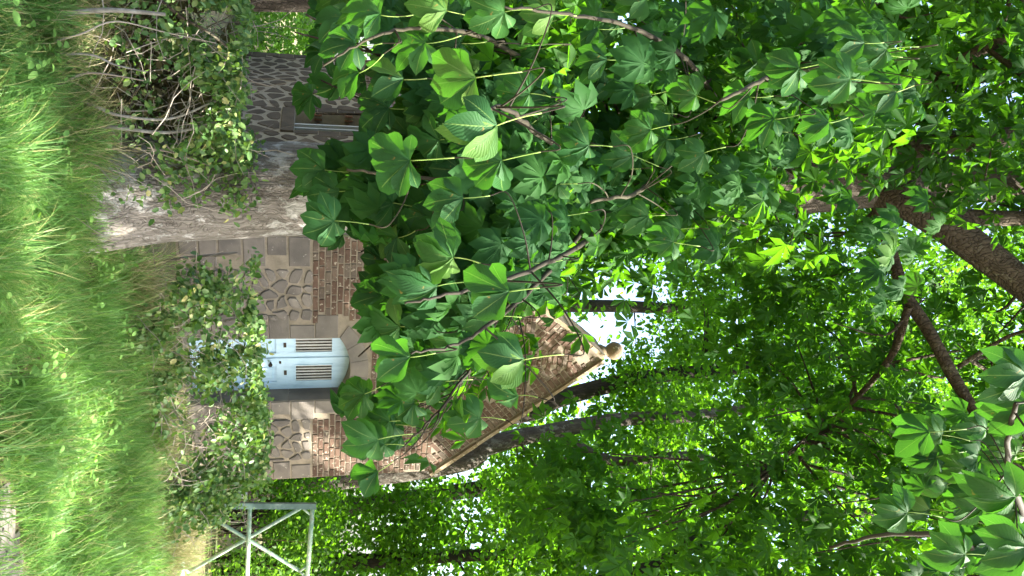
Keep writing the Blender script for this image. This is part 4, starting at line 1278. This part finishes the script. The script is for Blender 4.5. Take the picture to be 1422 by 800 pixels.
shrub('sunlit bright green shrub beyond the far corner of the side wall', c, [E(365, 50, 23, 1.3, 1.0, 1.0, 1), E(430, 60, 23.4, 1.2, 1.0, 1.0, 1), E(330, 30, 22.6, 1.2, 1, .7, .8)], 130, 26, .26, .11)
c = P(330, -40, 19)
shrub('low sunlit shrub beside the dark straight trunk', c, [E(330, -10, 19, 1.4, 1.0, .9, 1), E(400, -30, 19, 1.3, 1.0, .9, 1)], 100, 24, .26, .11)
c = P(330, 730, 16)
shrub('dark undergrowth shrub behind the green gate, close to the house', c, [E(395, 690, 15.5, .8, .7, .7, 1), E(440, 720, 16, 1.0, .8, .8, 1.2)], 130, 22, .22, .085, 'far_leaf')
c = P(330, 790, 15)
shrub('sunlit undergrowth shrub seen through the bars of the gate', c, [E(400, 775, 15, .9, .7, .6, 1), E(330, 795, 14.6, .9, .7, .5, 1)], 120, 20, .2, .08, 'bright_leaf')
# a far belt of woodland that closes the view
pos = []
while len(pos) < 1500:
    an = R.uniform(-0.8, 0.8); d = R.uniform(33, 46); z_ = R.uniform(0.3, 14.5)
    x_, y_ = math.sin(an) * d, math.cos(an) * d
    if noise.noise(Vector((an * 11, z_ * .33, 2.0))) < (-0.20 if z_ > 7 else -0.5): continue
    pos.append((x_, y_, z_))
pos = np.repeat(np.array(pos), 20, axis=0) + rng.normal(size=(1500 * 20, 3)) * np.array([.8, .8, .6])
pos = pos[pos[:, 2] > 0.1]
xd, zd = leaf_dirs(len(pos), .3, .6)
o = scatter('far_wood', pos, xd, zd, rng.uniform(.3, .5, len(pos)), *LEAF4, MATS['far_leaf'])
tag(o, 'dense far belt of woodland behind the house and trees', 'woodland', kind='stuff')

# ------------------------------------------------------------------ hedges
def twigs(mb, region, n, lmin, lmax, rad, up=0.6):
    for _ in range(n):
        p = Vector(region())
        d = Vector((R.gauss(0, 1), R.gauss(0, .5), R.gauss(up, .7))).normalized()
        L = R.uniform(lmin, lmax)
        pts = [p]
        for k in range(4):
            d = (d + Vector((R.gauss(0, .28), R.gauss(0, .2), R.gauss(0, .28)))).normalized()
            pts.append(pts[-1] + d * L / 4)
        mb.tube(pts, lerp_list([rad, rad * .45], 5), 4, cap=False)

def hedge_leaves(name, pts, parent, size, mat='ivy_leaf', up=0.35):
    n = len(pts)
    xd = unit(n); xd[:, 2] -= 0.25
    zd = unit(n) * 0.75; zd[:, 1] -= 0.6; zd[:, 2] += up
    return tag(scatter(name, pts, xd, zd, rng.uniform(size * .6, size * 1.25, n), *LEAF4, MATS[mat], parent), kind='stuff')

# right-hand hedge, in front of the house
HA0 = Vector((-0.25, 8.0, 0)); HA1 = Vector((2.66, 10.55, 0))
hr = empty('ivy_hedge', (0, 0, 0))
tag(hr, 'low ivy and bramble hedge between chestnut trunk and green gate, in front of blue door', 'hedge')
hd = (HA1 - HA0); hn = Vector((-hd.y, hd.x, 0)).normalized()      # towards the house
def hr_point():
    s = R.random() * .95
    f = R.random() ** 1.3                               # 0 front foot, 1 crest
    zt = 1.14 + 0.10 * noise.noise(Vector((s * 6, 0, 2))) + 0.12 * noise.noise(Vector((s * 19, 0, 5)))
    depth = -0.62 + 0.75 * f
    prof = 0.22 + (zt - 0.22) * min(1, f * 1.35)
    z_ = prof * (1 - 0.55 * R.random() ** 2)
    c_ = HA0 + hd * s + hn * (depth + R.gauss(0, .09))
    return c_, z_, s
pts = []
gapn = lambda s, z_: noise.noise(Vector((s * 11, z_ * 3.2, 1.7)))
while len(pts) < 8200:
    c_, z_, s = hr_point()
    thin = 0.0
    if z_ < 0.60 and 0.34 < s < 0.70: thin = 0.78          # more open low down before the door
    if gapn(s, z_) < -0.04 + thin * 0.35 and R.random() < 0.92: continue
    if R.random() < thin: continue
    if 0.36 < s < 0.66 and z_ < 1.0 and R.random() < .42: continue
    pts.append((c_.x, c_.y, max(0.03, z_ + R.gauss(0, .03))))
hedge_leaves('foliage', np.array(pts), hr, 0.068)
mb = MB()
def reg():
    c_, z_, s = hr_point(); return (c_.x, c_.y + .05, z_ * .7)
twigs(mb, reg, 190, .25, .7, .006)
tag(mb.build('twigs', MATS['dry_twig'], hr), kind='stuff')
for a_, b_, c_, r_ in (((205, 470), (207, 500), (206, 525), .016), ((238, 508), (255, 512), (275, 532), .017), ((275, 440), (300, 446), (330, 442), .012), ((215, 365), (260, 358), (330, 352), .016)):
    mb = MB(); Yh = 8.6 + (a_[1] - 350) * .004
    mb.tube(catmull([P(a_[0], a_[1], Yh), P(b_[0], b_[1], Yh), P(c_[0], c_[1], Yh)], 5), r_, 7); mb.build('stem', MATS['dry_twig'], hr)

# left-hand hedge
HB0 = Vector((-3.3, 5.6, 0)); HB1 = Vector((-0.62, 6.55, 0))
hl = empty('bramble_hedge', (0, 0, 0))
tag(hl, 'open tangled hedge with bare grey stems and ivy, left of the chestnut trunk', 'hedge')
ld = HB1 - HB0; ln = Vector((-ld.y, ld.x, 0)).normalized()
def hl_point(zlo=0.0):
    s = R.random()
    zt = 1.22 + 0.08 * noise.noise(Vector((s * 7, 3, 2)))
    z_ = zlo + (zt - zlo) * R.random()
    return HB0 + ld * s + ln * R.gauss(0, .22), z_, s, zt
pts = []
while len(pts) < 7600:
    c_, z_, s, zt = hl_point()
    f = z_ / zt
    dens = 1.0 if f > 0.74 else (0.5 if f > 0.5 else (0.17 if f > 0.2 else 0.6))
    if s > 0.86: dens *= 0.55 if f > .5 else .15
    if R.random() > dens: continue
    if noise.noise(Vector((s * 9, z_ * 3.5, 8.1))) < -0.10: continue
    pts.append((c_.x, c_.y, max(.02, z_)))
hedge_leaves('foliage', np.array(pts), hl, 0.055)
mb = MB()
twigs(mb, lambda: (lambda q: (q[0].x, q[0].y, q[1] * .9))(hl_point()), 230, .2, .75, .005)
tag(mb.build('twigs', MATS['dry_twig'], hl), kind='stuff')
STEMS = [([(92, 172), (150, 176), (235, 184), (300, 170)], .033, 6.2, 'pale_stem'), ([(85, 140), (130, 147), (165, 160), (235, 165), (300, 140)], .026, 6.1, 'pale_stem'),
         ([(30, 22), (80, 20), (150, 14), (230, 20)], .042, 5.6, 'pale_stem'), ([(215, -5), (250, 22), (290, 45), (315, 65)], .026, 5.9, 'limb_bark'),
         ([(65, 76), (125, 76), (160, 90), (205, 100)], .016, 5.7, 'pale_stem'), ([(80, 118), (110, 104), (140, 102), (200, 112)], .014, 5.7, 'dry_twig'), ([(205, 205), (250, 215), (295, 232)], .013, 6.2, 'dry_twig'),
         ([(60, 60), (110, 48), (160, 30), (230, 45), (300, 60)], .012, 5.6, 'dry_twig'), ([(90, 160), (70, 200), (90, 225)], .014, 6.0, 'dry_twig')]
for pts_, r_, Y_, mt in STEMS:
    mb = MB()
    g0_ = P(pts_[0][0], pts_[0][1], Y_)
    pl = [P(x, y, Y_ + R.uniform(-.05, .05)) for x, y in pts_]
    if pl[0].z < 0.35: pl = [Vector((pl[0].x, pl[0].y, -0.08))] + pl
    cm = catmull(pl, 6)
    rough_tube('stem', pl, [r_ * .62, r_ * .48, r_ * .3], MATS[mt], hl, 9, 8, 0.14, 2.0)
pts = []
while len(pts) < 5200:
    c_, z_, s, zt = hl_point()
    c_ = c_ + ln * R.uniform(0.35, 1.1)
    if s > .9 or noise.noise(Vector((s * 8, z_ * 4, 3.3))) < -0.22: continue
    pts.append((c_.x, c_.y, z_ * 0.85))
hedge_leaves('dead_leaves', np.array(pts), hl, 0.075, 'dead_leaf')
mb = MB()
twigs(mb, lambda: (lambda q: (q[0].x + ln.x * .5, q[0].y + ln.y * .5, q[1] * .8))(hl_point()), 380, .3, .8, .005)
tag(mb.build('dry_twigs', MATS['dry_twig'], hl), kind='stuff')
# ivy creeping over the left flank of the trunk belongs to the same hedge
pts = []
for _ in range(420):
    z_ = 0.25 + 1.05 * R.random() ** .7; an = math.radians(R.uniform(215, 285))
    pts.append((tb.x + .47 * math.cos(an), tb.y + .50 * math.sin(an), z_))
hedge_leaves('trunk_ivy', np.array(pts), hl, 0.05)
# ------------------------------------------------------------------ grass, weeds, gravel
def blade_template(n=4):
    vs = []; fs = []
    for i in range(n + 1):
        t = i / n
        w = 0.5 * (1 - t) ** 0.7 if i < n else 0.0
        vs += [(t, -w, 0), (t, w, 0)] if i < n else [(t, 0, 0)]
    return vs
leaf_mat('dry_blade', [(0, (0.16, 0.20, 0.06)), (0.4, (0.24, 0.26, 0.10)), (0.7, (0.34, 0.30, 0.16)), (1, (0.46, 0.40, 0.25))], (0.30, 0.30, 0.12), 0.35, 0.6, 0.2)
def grass(name, nb, region, lmin, lmax, width, label, seg=4, mat='grass_blade'):
    P0 = []
    while len(P0) < nb:
        q = region()
        if q is not None: P0.append(q)
    P0 = np.array(P0); n = len(P0)
    z0 = np.array([gh(x, y) for x, y in P0])
    hs = rng.uniform(lmin, lmax, n)
    clump = np.array([noise.noise(Vector((x * 1.1, y * 1.1, 9.0))) for x, y in P0])
    hs *= np.clip(1 + 1.1 * clump + 0.7 * np.array([noise.noise(Vector((x * 3.7, y * 3.7, 2.0))) for x, y in P0]), .3, 2.2)
    az = rng.uniform(0, 2 * np.pi, n) + 1.2 * clump
    lean = np.clip(rng.normal(0.75, 0.35, n), 0.1, 1.5)
    dirx, diry = np.cos(az), np.sin(az)
    V = np.zeros((n, 2 * seg + 1, 3))
    wv = np.stack([-diry, dirx, np.zeros(n)], 1) * (width * rng.uniform(.6, 1.4, n))[:, None]
    for i in range(seg + 1):
        t = i / seg
        ang = lean * t * 1.25
        cx = np.stack([dirx * hs * np.sin(ang) * t, diry * hs * np.sin(ang) * t, hs * t * np.cos(ang * 0.75)], 1)
        c_ = np.stack([P0[:, 0], P0[:, 1], z0 - 0.01], 1) + cx
        if i < seg:
            k = (1 - t) ** .6
            V[:, 2 * i] = c_ - wv * k; V[:, 2 * i + 1] = c_ + wv * k
        else: V[:, 2 * seg] = c_
    tf = []
    for i in range(seg - 1):
        a = 2 * i; tf += [(a, a + 1, a + 3), (a, a + 3, a + 2)]
    tf.append((2 * seg - 2, 2 * seg - 1, 2 * seg))
    M = 2 * seg + 1
    Fc = (np.array(tf)[None] + (np.arange(n) * M)[:, None, None]).reshape(-1, 3)
    me = bpy.data.meshes.new(name)
    me.vertices.add(n * M); me.vertices.foreach_set('co', V.reshape(-1).astype(np.float32))
    me.loops.add(Fc.size); me.loops.foreach_set('vertex_index', Fc.ravel().astype(np.int32))
    me.polygons.add(len(Fc)); me.polygons.foreach_set('loop_start', (np.arange(len(Fc)) * 3).astype(np.int32))
    me.polygons.foreach_set('use_smooth', np.ones(len(Fc), bool))
    me.update(calc_edges=True)
    at = me.attributes.new('rnd', 'FLOAT', 'POINT'); at.data.foreach_set('value', np.repeat(np.clip(rng.random(n) * .62 + 0.2 + 0.62 * np.array([noise.noise(Vector((x * 2.6, y * 2.6, 21.0))) for x, y in P0]) + .25 * (rng.random(n) < .05), 0, .999), M).astype(np.float32))
    o = link(name, me, MATS[mat])
    return tag(o, label, 'grass', kind='stuff')
def front_of_hedge(x, y):
    if x < HB1.x:
        s = (x - HB0.x) / ld.x; return y < HB0.y + ld.y * s + 0.1
    s = (x - HA0.x) / hd.x
    yl = HA0.y + hd.y * max(0, min(1, s)) - 0.15
    if x < HA0.x: yl = 7.0 if False else 6.9 + (x - HB1.x) / (HA0.x - HB1.x) * 1.0
    return y < yl
def reg_near():
    y = R.uniform(3.4, 10.6); 
    if R.random() > (4.5 / y) ** 1.3: return None
    x = R.uniform(-0.42 * y - .3, 0.42 * y + .3)
    if path_inside(x, y) > -0.04 and R.random() < 0.93: return None
    if not front_of_hedge(x, y): return None
    if x > 2.1 and y > 9.3 and R.random() < .8: return None
    if math.hypot(x - tb.x, y - tb.y) < 0.42: return None
    if noise.noise(Vector((x * 2.1, y * 2.1, 7.7))) < -0.28 and R.random() < .75: return None
    return (x, y)
grass('grass', 56000, reg_near, 0.13, 0.36, 0.0032, 'long fresh green grass of the verge in front of the hedge')
def reg_dry():
    x = R.uniform(-3.2, 3.4)
    if x < HB1.x: yl = HB0.y + ld.y * (x - HB0.x) / ld.x
    elif x < HA0.x: yl = 6.5 + 1.2 * (x - HB1.x) / (HA0.x - HB1.x)
    else: yl = HA0.y + hd.y * min(1.15, (x - HA0.x) / hd.x) - .25
    y = yl - abs(R.gauss(0, .42)) + R.uniform(0, .45)
    if math.hypot(x - tb.x, y - tb.y) < 0.42 or noise.noise(Vector((x * 1.6, y * 1.6, 4.4))) < -.25: return None
    return (x, y)
grass('dry_grass', 9000, reg_dry, 0.18, 0.50, 0.0034, 'straw-coloured dry grass along the foot of the hedges', 4, 'dry_blade')
def reg_far():
    y = R.uniform(8.5, 24); x = R.uniform(-.5 * y, .5 * y)
    if front_of_hedge(x, y): return None
    if not outside_house(np.array([[x, y, .2]]))[0]: return None
    return (x, y)
grass('rough_grass', 9000, reg_far, 0.08, 0.22, 0.006, 'sparse shaded grass on the ground behind the hedges', 3)
# broad-leaved weeds among the grass
wp = []
for _ in range(200):
    q = None
    while q is None: q = reg_near()
    if R.random() < .55:
        y_ = R.uniform(5.0, 7.4); x_ = R.uniform(-2.6, 1.2)
        if front_of_hedge(x_, y_ + .2): q = (x_, y_)
    for k in range(R.randint(5, 13)):
        wp.append((q[0] + R.gauss(0, .06), q[1] + R.gauss(0, .06), gh(*q) + R.uniform(.05, .22)))
wp = np.array(wp); n = len(wp)
xd = unit(n); xd[:, 2] *= .4; zd = unit(n) * .6; zd[:, 2] += 1; zd[:, 1] -= .4
tag(scatter('weeds', wp, xd, zd, rng.uniform(.03, .07, n), *LEAF4, MATS['weed_leaf']), 'broad-leaved weeds scattered among the long grass', 'weeds', kind='stuff')
# pebbles on the path
pb = Joined()
k = 0
while k < 900:
    y = R.uniform(3.2, 5.0); x = R.uniform(-.5, 2.4)
    if path_inside(x, y) < -0.03: continue
    r_ = R.uniform(.004, .018); k += 1
    vs = [(x + r_ * R.uniform(.7, 1.2) * math.cos(a), y + r_ * R.uniform(.7, 1.2) * math.sin(a), gh(x, y) + .004 + (0 if j == 0 else r_ * .7)) for j in (0, 1) for a in (0, 1.25, 2.5, 3.8, 5.0)]
    vs.append((x, y, gh(x, y) + r_ * .95))
    pb.add(vs, [(i, (i + 1) % 5, 5 + (i + 1) % 5, 5 + i) for i in range(5)] + [(5 + i, 5 + (i + 1) % 5, 10) for i in range(5)])
o = pb.build('gravel', MATS['gravel'], None); tag(o, 'loose grey gravel on the path', 'gravel')
